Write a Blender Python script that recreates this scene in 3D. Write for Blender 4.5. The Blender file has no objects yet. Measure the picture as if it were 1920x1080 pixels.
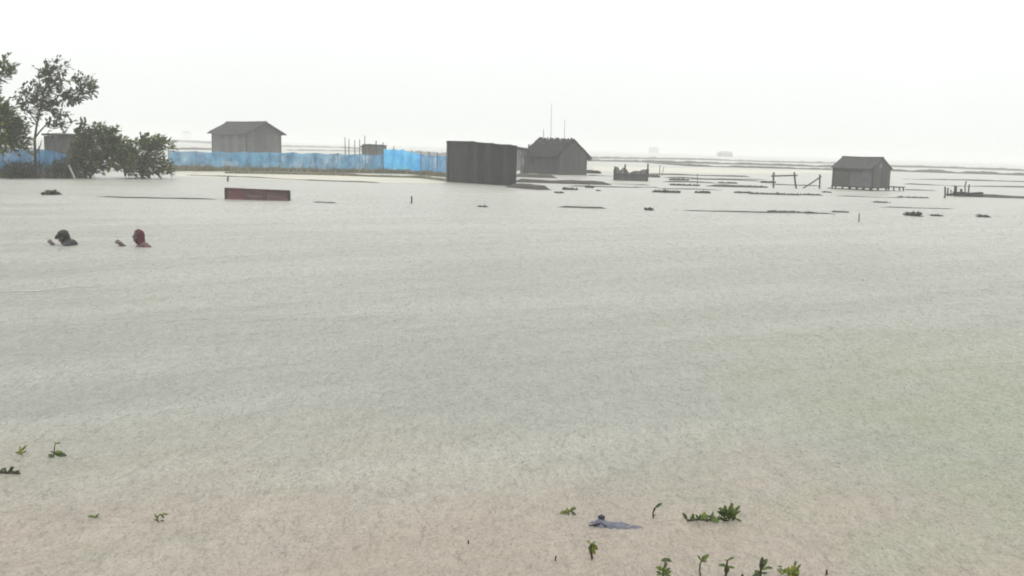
import bpy, bmesh, math, random
import numpy as np
from mathutils import Vector, Matrix, noise
random.seed(7)
C = bpy.context.scene.collection
SC = bpy.context.scene

# ------------------------------------------------------------------ camera
CAM_H, FPX, HOR, SLOPE = 2.1, 1805.0, 276.0, 0.028
RHO = math.atan(SLOPE)
TH = math.atan((540 - HOR) * math.cos(RHO) / FPX)
_r0 = Vector((1, 0, 0)); _f = Vector((0, math.cos(TH), -math.sin(TH))); _u0 = Vector((0, math.sin(TH), math.cos(TH)))
_r = math.cos(RHO) * _r0 + math.sin(RHO) * _u0
_u = -math.sin(RHO) * _r0 + math.cos(RHO) * _u0
cd = bpy.data.cameras.new('camera'); cam = bpy.data.objects.new('camera', cd); C.objects.link(cam)
M = Matrix((_r, _u, -_f)).transposed().to_4x4(); M.translation = (0, 0, CAM_H)
cam.matrix_world = M
cd.sensor_width = 36; cd.lens = 36 * FPX / 1920; cd.clip_end = 6000; cd.clip_start = 0.05
SC.camera = cam

# ------------------------------------------------------------------ sky and sun (overcast, heavy rain)
SKY_EL, SKY_ROT = math.radians(58), math.radians(200)
W = bpy.data.worlds.new('World'); SC.world = W; W.use_nodes = True
nt = W.node_tree; nt.nodes.clear()
out = nt.nodes.new('ShaderNodeOutputWorld'); bg = nt.nodes.new('ShaderNodeBackground')
sky = nt.nodes.new('ShaderNodeTexSky'); sky.sky_type = 'NISHITA'; sky.sun_disc = False
sky.sun_elevation = SKY_EL; sky.sun_rotation = SKY_ROT
tc = nt.nodes.new('ShaderNodeTexCoord'); sep = nt.nodes.new('ShaderNodeSeparateXYZ')
nt.links.new(tc.outputs['Generated'], sep.inputs[0])
mr = nt.nodes.new('ShaderNodeMapRange'); mr.inputs[1].default_value = 0; mr.inputs[2].default_value = 1
mr.inputs[3].default_value = 9.6; mr.inputs[4].default_value = 20.0     # overcast: zenith brighter than horizon
nt.links.new(sep.outputs['Z'], mr.inputs[0])
cn = nt.nodes.new('ShaderNodeTexNoise'); cn.inputs['Scale'].default_value = 2.2; cn.inputs['Detail'].default_value = 3
nt.links.new(tc.outputs['Generated'], cn.inputs['Vector'])
mrn = nt.nodes.new('ShaderNodeMapRange'); mrn.inputs[3].default_value = 0.95; mrn.inputs[4].default_value = 1.05
nt.links.new(cn.outputs['Fac'], mrn.inputs[0])
mul = nt.nodes.new('ShaderNodeMath'); mul.operation = 'MULTIPLY'
nt.links.new(mr.outputs[0], mul.inputs[0]); nt.links.new(mrn.outputs[0], mul.inputs[1])
tint = nt.nodes.new('ShaderNodeMix'); tint.data_type = 'RGBA'; tint.blend_type = 'MULTIPLY'; tint.inputs[0].default_value = 1
nt.links.new(mul.outputs[0], tint.inputs[6]); tint.inputs[7].default_value = (0.985, 1.0, 0.985, 1)
mix = nt.nodes.new('ShaderNodeMix'); mix.data_type = 'RGBA'; mix.inputs[0].default_value = 0.95
nt.links.new(sky.outputs[0], mix.inputs[6]); nt.links.new(tint.outputs[2], mix.inputs[7])
nt.links.new(mix.outputs[2], bg.inputs[0]); bg.inputs[1].default_value = 0.1
nt.links.new(bg.outputs[0], out.inputs[0])
sl = bpy.data.lights.new('sun', 'SUN'); sl.energy = 0.5; sl.angle = math.radians(40); sl.color = (1, 0.97, 0.93)
so = bpy.data.objects.new('sun', sl); C.objects.link(so)
so.rotation_euler = (math.radians(90) - SKY_EL, 0, -SKY_ROT + math.pi)
SC.view_settings.view_transform = 'Standard'; SC.view_settings.look = 'None'
SC.view_settings.gamma = 1; SC.view_settings.use_curve_mapping = False; SC.view_settings.exposure = 0.0
SC.cycles.use_denoising = True
SC.cycles.volume_bounces = 2; SC.cycles.max_bounces = 8
SC.cycles.filter_width = 1.9
HAZE_DENSITY = 0.0019

# ------------------------------------------------------------------ helpers
def ray(px, py):
    return _f + (px - 960) / FPX * _r + (540 - py) / FPX * _u
def G(px, py, z=0.0):
    """point of the photograph on the water plane (or on height z)"""
    d = ray(px, py); return Vector((0, 0, CAM_H)) + d * ((z - CAM_H) / d.z)
def A(px, py, Y):
    d = ray(px, py); return Vector((0, 0, CAM_H)) + d * (Y / d.y)
def PXM(p):
    """metres per photo pixel at a point"""
    return (Vector(p) - Vector((0, 0, CAM_H))).dot(_f) / FPX

def link(o, parent=None):
    C.objects.link(o)
    if parent is not None: o.parent = parent
    return o
def obj(name, bm, mat, parent=None, loc=None, smooth=False):
    me = bpy.data.meshes.new(name)
    bmesh.ops.recalc_face_normals(bm, faces=bm.faces[:])
    bm.to_mesh(me); bm.free()
    if smooth:
        for p in me.polygons: p.use_smooth = True
    me.materials.append(mat)
    o = bpy.data.objects.new(name, me)
    if loc is not None: o.location = loc
    return link(o, parent)
def thing(name, label, cat, loc=(0, 0, 0), rz=0.0, group=None):
    o = bpy.data.objects.new(name, None); o.location = loc; o.rotation_euler = (0, 0, rz)
    o.empty_display_size = 0.1
    tag(o, label, cat, group); return link(o)
def tag(o, label=None, cat=None, group=None, kind=None):
    if label: o['label'] = label
    if cat: o['category'] = cat
    if group: o['group'] = group
    if kind: o['kind'] = kind
    return o
def box(bm, x0, x1, y0, y1, z0, z1):
    v = [bm.verts.new(p) for p in ((x0,y0,z0),(x1,y0,z0),(x1,y1,z0),(x0,y1,z0),(x0,y0,z1),(x1,y0,z1),(x1,y1,z1),(x0,y1,z1))]
    for f in ((3,2,1,0),(4,5,6,7),(0,1,5,4),(1,2,6,5),(2,3,7,6),(3,0,4,7)): bm.faces.new([v[i] for i in f])
    return v
def slab(bm, a, b, c, d, n, t):
    """quad abcd thickened by t against n"""
    n = Vector(n).normalized() * t
    top = [bm.verts.new(Vector(p)) for p in (a, b, c, d)]; bot = [bm.verts.new(Vector(p) - n) for p in (a, b, c, d)]
    bm.faces.new(top); bm.faces.new(bot[::-1])
    for i in range(4): bm.faces.new((top[i], top[(i+1) % 4], bot[(i+1) % 4], bot[i]))
def tube(bm, pts, radii, seg=6, cap=True):
    pts = [Vector(p) for p in pts]
    if not hasattr(radii, '__len__'): radii = [radii] * len(pts)
    rings = []; ref = None
    for i, p in enumerate(pts):
        t = (pts[min(i+1, len(pts)-1)] - pts[max(i-1, 0)]).normalized()
        if ref is None: ref = t.orthogonal().normalized()
        a = (ref - t * ref.dot(t)).normalized(); ref = a; b = t.cross(a)
        rings.append([bm.verts.new(p + (a * math.cos(2*math.pi*k/seg) + b * math.sin(2*math.pi*k/seg)) * radii[i]) for k in range(seg)])
    for i in range(len(rings) - 1):
        for k in range(seg):
            bm.faces.new((rings[i][k], rings[i][(k+1) % seg], rings[i+1][(k+1) % seg], rings[i+1][k]))
    if cap:
        bm.faces.new(rings[0][::-1]); bm.faces.new(rings[-1])
def wobble(a, b, n, amp):
    a, b = Vector(a), Vector(b); res = []
    for i in range(n + 1):
        p = a.lerp(b, i / n)
        if 0 < i: p = p + Vector((random.uniform(-amp, amp), random.uniform(-amp, amp), random.uniform(-amp, amp) * .3))
        res.append(p)
    return res

# ------------------------------------------------------------------ materials
def N(nt, t, **kw):
    n = nt.nodes.new(t)
    for k, v in kw.items(): setattr(n, k, v)
    return n
def base_mat(name):
    m = bpy.data.materials.new(name); m.use_nodes = True
    return m, m.node_tree, m.node_tree.nodes['Principled BSDF']
def worn(name, c1, c2, scale=3.0, rough=0.8, stretch=(1, 1, 1), detail=6, bump=0.0, spec=0.3, island=0.0, c3=None):
    """two-tone noise material; island adds a tone per loose piece"""
    m, t, b = base_mat(name)
    tc = N(t, 'ShaderNodeTexCoord'); mp = N(t, 'ShaderNodeMapping'); mp.inputs['Scale'].default_value = stretch
    oi = N(t, 'ShaderNodeObjectInfo'); va = N(t, 'ShaderNodeVectorMath', operation='ADD')
    sc_ = N(t, 'ShaderNodeMath', operation='MULTIPLY'); sc_.inputs[1].default_value = 37.0
    t.links.new(oi.outputs['Random'], sc_.inputs[0])
    t.links.new(tc.outputs['Object'], va.inputs[0]); t.links.new(sc_.outputs[0], va.inputs[1])
    t.links.new(va.outputs[0], mp.inputs[0])
    n = N(t, 'ShaderNodeTexNoise'); n.inputs['Scale'].default_value = scale; n.inputs['Detail'].default_value = detail
    n.inputs['Roughness'].default_value = 0.65
    t.links.new(mp.outputs[0], n.inputs['Vector'])
    r = N(t, 'ShaderNodeValToRGB'); e = r.color_ramp.elements
    e[0].position = 0.32; e[0].color = (*c1, 1); e[1].position = 0.68; e[1].color = (*c2, 1)
    if c3:
        x = r.color_ramp.elements.new(0.8); x.color = (*c3, 1)
    t.links.new(n.outputs['Fac'], r.inputs[0]); col = r.outputs[0]
    if island:
        g = N(t, 'ShaderNodeNewGeometry'); ad = N(t, 'ShaderNodeMath', operation='ADD'); fr = N(t, 'ShaderNodeMath', operation='FRACT')
        t.links.new(g.outputs['Random Per Island'], ad.inputs[0]); t.links.new(oi.outputs['Random'], ad.inputs[1]); t.links.new(ad.outputs[0], fr.inputs[0])
        mr = N(t, 'ShaderNodeMapRange'); mr.inputs[3].default_value = 1 - island; mr.inputs[4].default_value = 1 + island
        t.links.new(fr.outputs[0], mr.inputs[0])
        mu = N(t, 'ShaderNodeMix', data_type='RGBA', blend_type='MULTIPLY'); mu.inputs[0].default_value = 1
        t.links.new(col, mu.inputs[6]); t.links.new(mr.outputs[0], mu.inputs[7]); col = mu.outputs[2]
    t.links.new(col, b.inputs['Base Color'])
    b.inputs['Roughness'].default_value = rough; b.inputs['Specular IOR Level'].default_value = spec
    if bump:
        bp = N(t, 'ShaderNodeBump'); bp.inputs['Strength'].default_value = 0.8; bp.inputs['Distance'].default_value = bump
        t.links.new(n.outputs['Fac'], bp.inputs['Height']); t.links.new(bp.outputs[0], b.inputs['Normal'])
    return m
def leafmat(name, c1, c2, c3, trans=0.25, rough=0.45):
    m, t, b = base_mat(name)
    g = N(t, 'ShaderNodeNewGeometry'); oi = N(t, 'ShaderNodeObjectInfo')
    ad = N(t, 'ShaderNodeMath', operation='ADD'); fr = N(t, 'ShaderNodeMath', operation='FRACT')
    t.links.new(g.outputs['Random Per Island'], ad.inputs[0]); t.links.new(oi.outputs['Random'], ad.inputs[1]); t.links.new(ad.outputs[0], fr.inputs[0])
    r = N(t, 'ShaderNodeValToRGB'); e = r.color_ramp.elements
    e[0].position = 0.0; e[0].color = (*c1, 1); e[1].position = 1.0; e[1].color = (*c3, 1)
    x = e.new(0.6); x.color = (*c2, 1)
    t.links.new(fr.outputs[0], r.inputs[0]); t.links.new(r.outputs[0], b.inputs['Base Color'])
    b.inputs['Roughness'].default_value = rough
    tr = N(t, 'ShaderNodeBsdfTranslucent'); ms = N(t, 'ShaderNodeMixShader'); ms.inputs[0].default_value = trans
    t.links.new(r.outputs[0], tr.inputs[0]); t.links.new(b.outputs[0], ms.inputs[1]); t.links.new(tr.outputs[0], ms.inputs[2])
    t.links.new(ms.outputs[0], t.nodes['Material Output'].inputs['Surface'])
    return m

MUD = worn('wet_mud', (.030, .027, .022), (.075, .066, .052), 4, .75, bump=.02)
MUD_OLIVE = worn('weedy_mud', (.06, .055, .036), (.15, .138, .095), 5, .85, bump=.02)
WOOD = worn('grey_wood', (.045, .044, .042), (.10, .098, .092), 6, .85, (1, 1, .25), island=.22, bump=.004)
WOOD_H = worn('grey_plank', (.050, .049, .047), (.105, .102, .096), 6, .85, (.25, .25, 1), island=.2, bump=.004)
WOOD_DARK = worn('dark_wood', (.020, .019, .018), (.05, .047, .042), 7, .85, (1, 1, .3), island=.15, bump=.004)
TAR = worn('tarred_sheet', (.026, .026, .025), (.058, .056, .052), 3, .8, (1, 1, .3), island=.3, bump=.003)
SHEET = worn('dull_sheet', (.10, .10, .105), (.17, .17, .175), 2, .7, island=.12)
THATCH = worn('weathered_thatch', (.015, .014, .013), (.036, .034, .031), 5, 1, (1, 3, 1), bump=.02, spec=.02)
ROOF = worn('grey_roofing', (.048, .048, .047), (.088, .087, .084), 3, .95, (3, .6, 1), bump=.008, spec=.04)
RED = worn('faded_red_board', (.10, .042, .044), (.19, .095, .095), 6, .8, (.3, .3, 1), island=.25, bump=.004)
REDB = worn('dull_maroon_board', (.08, .048, .048), (.15, .094, .090), 6, .8, (.3, .3, 1), island=.25, bump=.004)
BAMBOO = worn('wet_pole', (.04, .037, .03), (.09, .082, .065), 9, .7)
BARK = worn('wet_bark', (.022, .020, .017), (.05, .045, .036), 14, .85, bump=.006)
PALESTICK = worn('bleached_wood', (.25, .235, .21), (.38, .36, .33), 9, .8)
LEAF = leafmat('shrub_leaf', (.022, .034, .003), (.068, .094, .005), (.16, .20, .018))
LEAF_D = leafmat('dark_leaf', (.014, .023, .004), (.040, .056, .008), (.095, .118, .020))
LEAF_Y = leafmat('yellow_green_leaf', (.075, .09, .010), (.16, .18, .02), (.27, .28, .04), .35, .4)
LEAF_G = leafmat('green_leaf', (.04, .07, .008), (.09, .14, .014), (.17, .23, .03), .35, .4)
LEAF_S = leafmat('shoot_leaf', (.020, .038, .004), (.048, .082, .008), (.10, .15, .016), .25, .4)
SCRUB = leafmat('dry_scrub', (.030, .030, .024), (.06, .058, .042), (.11, .10, .075), .15, .8)
WEED = leafmat('drift_weed', (.020, .020, .014), (.046, .044, .031), (.085, .082, .055), .1, .7)
GRASS = leafmat('dull_grass', (.08, .076, .044), (.15, .142, .085), (.25, .235, .15), .2, .7)
STEM = worn('green_brown_stem', (.05, .05, .025), (.10, .09, .05), 20, .6)
STEM_D = worn('dark_stem', (.022, .018, .012), (.05, .04, .026), 20, .7)
SKIN = worn('wet_skin', (.060, .042, .034), (.105, .075, .060), 12, .45, spec=.5)
HAIR = worn('wet_black_hair', (.010, .010, .010), (.03, .029, .028), 30, .4, (1, 1, .3), bump=.004)
CAPC = worn('dark_grey_cloth', (.022, .023, .022), (.055, .056, .053), 14, .8, bump=.006)
MAROON = worn('maroon_cloth', (.055, .016, .022), (.115, .036, .046), 12, .8, bump=.006)
MAROON2 = worn('wet_maroon_shirt', (.08, .040, .042), (.15, .085, .086), 10, .7, bump=.006)
EYE = worn('dark_eye', (.01, .01, .01), (.03, .02, .02), 9, .2)
PLASTIC = worn('lavender_plastic', (.050, .052, .072), (.110, .112, .145), 9, .3, bump=.014, spec=.5)
NAVY = worn('dark_knot', (.012, .012, .02), (.035, .035, .05), 20, .5)

def netmat(name, c1, c2, hole, scale):
    """woven net: fine mesh with small open holes and worn patches"""
    m, t, b = base_mat(name)
    tc = N(t, 'ShaderNodeTexCoord')
    n = N(t, 'ShaderNodeTexNoise'); n.inputs['Scale'].default_value = scale; n.inputs['Detail'].default_value = 5
    mp = N(t, 'ShaderNodeMapping'); mp.inputs['Scale'].default_value = (1, 1, .6)
    t.links.new(tc.outputs['Object'], mp.inputs[0]); t.links.new(mp.outputs[0], n.inputs['Vector'])
    r = N(t, 'ShaderNodeValToRGB'); e = r.color_ramp.elements
    e[0].position = .3; e[0].color = (*c1, 1); e[1].position = .7; e[1].color = (*c2, 1)
    t.links.new(n.outputs['Fac'], r.inputs[0]); t.links.new(r.outputs[0], b.inputs['Base Color'])
    b.inputs['Roughness'].default_value = .6
    tl = N(t, 'ShaderNodeBsdfTranslucent'); t.links.new(r.outputs[0], tl.inputs[0])
    m1 = N(t, 'ShaderNodeMixShader'); m1.inputs[0].default_value = .45
    t.links.new(b.outputs[0], m1.inputs[1]); t.links.new(tl.outputs[0], m1.inputs[2])
    # threads: holes of the weave
    n2 = N(t, 'ShaderNodeTexNoise'); n2.inputs['Scale'].default_value = 60; n2.inputs['Detail'].default_value = 1
    t.links.new(tc.outputs['Object'], n2.inputs['Vector'])
    n3 = N(t, 'ShaderNodeTexNoise'); n3.inputs['Scale'].default_value = 1.3; n3.inputs['Detail'].default_value = 3
    t.links.new(tc.outputs['Object'], n3.inputs['Vector'])
    ad = N(t, 'ShaderNodeMath', operation='MULTIPLY_ADD'); ad.inputs[1].default_value = .5
    t.links.new(n3.outputs['Fac'], ad.inputs[0]); t.links.new(n2.outputs['Fac'], ad.inputs[2])
    gt = N(t, 'ShaderNodeMath', operation='LESS_THAN'); gt.inputs[1].default_value = hole
    t.links.new(ad.outputs[0], gt.inputs[0])
    tp = N(t, 'ShaderNodeBsdfTransparent'); m2 = N(t, 'ShaderNodeMixShader')
    t.links.new(gt.outputs[0], m2.inputs[0]); t.links.new(m1.outputs[0], m2.inputs[1]); t.links.new(tp.outputs[0], m2.inputs[2])
    t.links.new(m2.outputs[0], t.nodes['Material Output'].inputs['Surface'])
    return m
NET_DULL = netmat('dull_blue_net', (.055, .17, .30), (.19, .44, .64), .60, 2.2)
NET_BRIGHT = netmat('bright_blue_net', (.06, .42, .86), (.21, .68, .98), .47, 2.0)
NET_TORN = netmat('torn_blue_net', (.025, .09, .18), (.075, .23, .42), .60, 2.4)
NET_BLUE = netmat('blue_net', (.06, .22, .42), (.11, .36, .62), .60, 1.6)

SPLASHES = 280000
SPK = (.45, .6, .35)
def water_mat(name, calm=1.0, silt=0.0):
    m, t, b = base_mat(name)
    tc = N(t, 'ShaderNodeTexCoord'); P = tc.outputs['Object']
    def tex(scale, detail=3, stretch=(1, 1, 1), rough=.55, rot=0):
        mp = N(t, 'ShaderNodeMapping', vector_type='TEXTURE'); stretch = tuple(1/q for q in stretch); mp.inputs['Scale'].default_value = stretch; mp.inputs['Rotation'].default_value = (0, 0, rot)
        t.links.new(P, mp.inputs[0])
        n = N(t, 'ShaderNodeTexNoise'); n.inputs['Scale'].default_value = scale; n.inputs['Detail'].default_value = detail
        n.inputs['Roughness'].default_value = rough
        t.links.new(mp.outputs[0], n.inputs['Vector']); return n.outputs['Fac']
    def math_(op, a, b_=None, c=None):
        n = N(t, 'ShaderNodeMath', operation=op)
        for i, v in enumerate((a, b_, c)):
            if v is None: continue
            if isinstance(v, (int, float)): n.inputs[i].default_value = v
            else: t.links.new(v, n.inputs[i])
        return n.outputs[0]
    def mrange(v, a, b_, c, d):
        n = N(t, 'ShaderNodeMapRange'); n.interpolation_type = 'SMOOTHSTEP'
        t.links.new(v, n.inputs[0])
        for i, x in enumerate((a, b_, c, d)): n.inputs[i + 1].default_value = x
        return n.outputs[0]
    sp = N(t, 'ShaderNodeSeparateXYZ'); t.links.new(P, sp.inputs[0])
    # sediment: tan mud stirred up over the shallows by the bank, green algae patches, grey further out
    blot = tex(.45, 4); blot2 = tex(.8, 4, (1, 1.4, 1), rot=.6); fine = tex(2.6, 5)
    yy = math_('MULTIPLY_ADD', math_('SUBTRACT', blot, .5), 4.2, sp.outputs['Y'])
    shore = mrange(yy, 5.0, 7.6, 1, 0)
    gx = math_('MULTIPLY_ADD', math_('SUBTRACT', blot2, .5), 6.0, sp.outputs['X'])
    green = math_('MULTIPLY', mrange(gx, 1.2, 4.2, 0, .75), mrange(sp.outputs['Y'], 14, 8, 0, 1))
    green = math_('MAXIMUM', green, mrange(blot2, .60, .72, 0, .45))
    def mixc(f, a, b_):
        n = N(t, 'ShaderNodeMix', data_type='RGBA')
        t.links.new(f, n.inputs[0]) if not isinstance(f, float) else None
        for i, v in ((6, a), (7, b_)):
            if isinstance(v, tuple): n.inputs[i].default_value = (*v, 1)
            else: t.links.new(v, n.inputs[i])
        return n.outputs[2]
    col = mixc(fine, (.222, .222, .187), (.264, .263, .226))
    col = mixc(shore, col, mixc(fine, (.268, .227, .183), (.318, .274, .222)))
    col = mixc(green, col, (.226, .240, .158))
    # far-water brightness painted into the colour: paler with distance, streaked by wind bands
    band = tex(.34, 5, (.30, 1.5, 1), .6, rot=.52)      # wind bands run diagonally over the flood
    water_light = math_('ADD', mrange(sp.outputs['Y'], 9, 34, .18, .80), mrange(band, .36, .66, -.34, .34))
    water_light = math_('MAXIMUM', water_light, 0.0)
    col = mixc(water_light, col, (.395, .390, .345))
    if silt: col = mixc(mrange(blot, -1, -.5, 0, silt), col, (.46, .43, .33) if calm > .3 else (.52, .50, .44))
    sp1 = tex(15, 3, (1.3, .55, 1), .6, rot=.15); sp2 = tex(5.0, 8, (1.5, .4, 1), .8, rot=-.1); sp3 = tex(42, 2, (1.2, .7, 1))  # fine colour speckle standing in for the light and dark of ripples
    spk = math_('ADD', math_('MULTIPLY', math_('SUBTRACT', sp1, .5), SPK[0]), math_('MULTIPLY', math_('SUBTRACT', sp2, .5), SPK[1]))
    spk = math_('ADD', spk, math_('MULTIPLY', math_('SUBTRACT', sp3, .5), SPK[2]))
    fac = math_('ADD', spk, 1.0)
    mu = N(t, 'ShaderNodeMix', data_type='RGBA', blend_type='MULTIPLY'); mu.inputs[0].default_value = 1
    t.links.new(col, mu.inputs[6]); t.links.new(fac, mu.inputs[7]); col = mu.outputs[2]
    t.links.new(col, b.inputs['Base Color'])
    # wind bands run diagonally over the flood; rain pocks the whole surface
    rip = tex(7, 3, (1.2, .6, 1), rot=.12); rip2 = tex(26, 3, (1.15, .7, 1), rot=-.2)
    swell = tex(1.6, 2, (1.4, .7, 1), rot=.2)
    vo = N(t, 'ShaderNodeTexVoronoi'); vo.inputs['Scale'].default_value = 16; vo.feature = 'SMOOTH_F1'; vo.inputs['Smoothness'].default_value = .4
    t.links.new(P, vo.inputs['Vector'])
    ring = math_('SINE', math_('MULTIPLY', vo.outputs['Distance'], 16.0))
    amp = mrange(band, .3, .7, .55, 1.25)
    h = math_('MULTIPLY', swell, .14)
    h = math_('MULTIPLY_ADD', rip, .09, h)
    h = math_('MULTIPLY_ADD', rip2, .03, h)
    h = math_('MULTIPLY_ADD', ring, .0012, h)
    h = math_('MULTIPLY', h, math_('MULTIPLY', amp, calm))
    bp = N(t, 'ShaderNodeBump'); bp.inputs['Strength'].default_value = 1.0; bp.inputs['Distance'].default_value = 1.0
    t.links.new(h, bp.inputs['Height']); t.links.new(bp.outputs[0], b.inputs['Normal'])
    t.links.new(mrange(band, .3, .7, .30, .42), b.inputs['Roughness'])
    b.inputs['IOR'].default_value = 1.33
    return m
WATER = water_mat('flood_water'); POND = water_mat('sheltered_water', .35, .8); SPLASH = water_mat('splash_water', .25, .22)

# ------------------------------------------------------------------ haze (rain-filled air)
bm = bmesh.new(); box(bm, -1900, 1900, -1900, 1900, -1.0, 8.0)
hm = bpy.data.materials.new('rain_haze'); hm.use_nodes = True; ht = hm.node_tree; ht.nodes.clear()
ho = ht.nodes.new('ShaderNodeOutputMaterial'); hv = ht.nodes.new('ShaderNodeVolumePrincipled')
hv.inputs['Color'].default_value = (.97, .975, .97, 1); hv.inputs['Density'].default_value = HAZE_DENSITY
ht.links.new(hv.outputs[0], ho.inputs['Volume'])
tag(obj('haze', bm, hm), kind='stuff')

# ------------------------------------------------------------------ water
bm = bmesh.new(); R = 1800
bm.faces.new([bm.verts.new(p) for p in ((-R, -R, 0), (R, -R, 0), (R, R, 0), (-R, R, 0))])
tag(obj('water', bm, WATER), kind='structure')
# calm strip between the net fence bank and the next bank
bm = bmesh.new()
lo = [(330, 331), (430, 333), (600, 339), (720, 343), (835, 344)]; hi = [(330, 320), (430, 321), (600, 324), (720, 327), (835, 331)]
vs = [bm.verts.new(G(x, y) + Vector((0, 0, .004))) for x, y in lo] + [bm.verts.new(G(x, y) + Vector((0, 0, .004))) for x, y in hi[::-1]]
bm.faces.new(vs); tag(obj('pond_water', bm, POND), kind='structure')
bm = bmesh.new(); bm.faces.new([bm.verts.new(G(x, y) + Vector((0, 0, .004))) for x, y in ((1112, 320), (1200, 322.5), (1330, 325), (1440, 325), (1560, 324), (1560, 321), (1430, 319), (1310, 316), (1200, 314), (1112, 312))])
tag(obj('pond_water', bm, POND), kind='structure')

# ------------------------------------------------------------------ rain splashes: short jets thrown up all over the surface
def rain_splash(n, y0, y1, seed):
    g = np.random.default_rng(seed)
    # even spread over the wedge of water in front of the bank, thinning with distance
    u = g.random(n); yy = y0 * (y1 / y0) ** u; xx = (g.random(n) * 2 - 1) * (yy * .62 + 1.5)
    h = np.minimum(g.gamma(2.5, .00040, n) + .0003, .0022) * np.clip(.5 + yy / 14, 0, 3.2) * np.clip((62 - yy) / 25, .15, 1)
    w = h * g.uniform(4.5, 8.5, n)
    lean = g.normal(.15, .25, (n, 2)) * h[:, None]
    k = np.arange(3) * 2 * np.pi / 3; ph = g.random(n) * 6.28
    V = np.zeros((n, 7, 3))
    for j in range(3):
        V[:, j] = np.stack([xx + np.cos(k[j] + ph) * w * 1.0, yy + np.sin(k[j] + ph) * w * 1.5, np.full(n, -.003)], 1)
        V[:, 3 + j] = np.stack([xx + lean[:, 0] * .6 + np.cos(k[j] + ph + .5) * w * .45, yy + lean[:, 1] * .6 + np.sin(k[j] + ph + .5) * w * .6, h * .7], 1)
    V[:, 6] = np.stack([xx + lean[:, 0], yy + lean[:, 1], h], 1)
    F = np.array([(0,1,4),(0,4,3),(1,2,5),(1,5,4),(2,0,3),(2,3,5),(3,4,6),(4,5,6),(5,3,6)])
    idx = (F[None] + (np.arange(n) * 7)[:, None, None]).reshape(-1)
    me = bpy.data.meshes.new('rain_splash'); nf = n * 9
    me.vertices.add(n * 7); me.vertices.foreach_set('co', V.reshape(-1))
    me.loops.add(nf * 3); me.loops.foreach_set('vertex_index', idx.astype(np.int32))
    me.polygons.add(nf); me.polygons.foreach_set('loop_start', (np.arange(nf) * 3).astype(np.int32))
    me.update(); me.validate(); me.polygons.foreach_set('use_smooth', np.ones(nf, bool))
    me.materials.append(SPLASH); o = bpy.data.objects.new('rain_splash', me); link(o); return tag(o, kind='stuff')
rain_splash(SPLASHES, 3.2, 60, 3)
# ------------------------------------------------------------------ mud banks
def dike(pts, h, w, mat=MUD, broken=0.0, seed=0, step=.6):
    """long low mud ridge along photo points; broken drops stretches under the water"""
    P = [G(x, y) for x, y in pts]
    bm = bmesh.new(); prev = None; acc = 0
    total = sum((P[i+1] - P[i]).length for i in range(len(P) - 1)); n = max(6, min(260, int(total / step)))
    lens = [0]
    for i in range(len(P) - 1): lens.append(lens[-1] + (P[i+1] - P[i]).length)
    for k in range(n + 1):
        s = total * k / n; i = 0
        while i < len(P) - 2 and lens[i+1] < s: i += 1
        tt = (s - lens[i]) / max(1e-6, lens[i+1] - lens[i]); p = P[i].lerp(P[i+1], tt)
        d = (P[i+1] - P[i]).normalized(); nrm = Vector((-d.y, d.x, 0))
        q = noise.noise(Vector((s * .35, seed * 7.3, 1.1))); q2 = noise.noise(Vector((s * 1.6, seed * 3.1, 5.2)))
        hh = h * (1 + .5 * q + .35 * q2) - broken * h * (1.1 * max(0, noise.noise(Vector((s * .22, seed * 5.7, 9.0))) + .15) * 2)
        if k in (0, n): hh = -.02
        ww = w * (1 + .3 * q2)
        prof = [(-.5, -.05), (-.32, hh * .65), (-.08, hh), (.15, hh * .95), (.35, hh * .6), (.5, -.05)]
        row = [bm.verts.new(p + nrm * (a * ww + .15 * w * q) + Vector((0, 0, z + .02 * noise.noise(Vector((s * 2.3, a * 9, seed))) * (z > 0)))) for a, z in prof]
        if prev:
            for j in range(5): bm.faces.new((prev[j], prev[j+1], row[j+1], row[j]))
        prev = row
    return tag(obj('dike', bm, mat, smooth=True), kind='structure')
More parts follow.
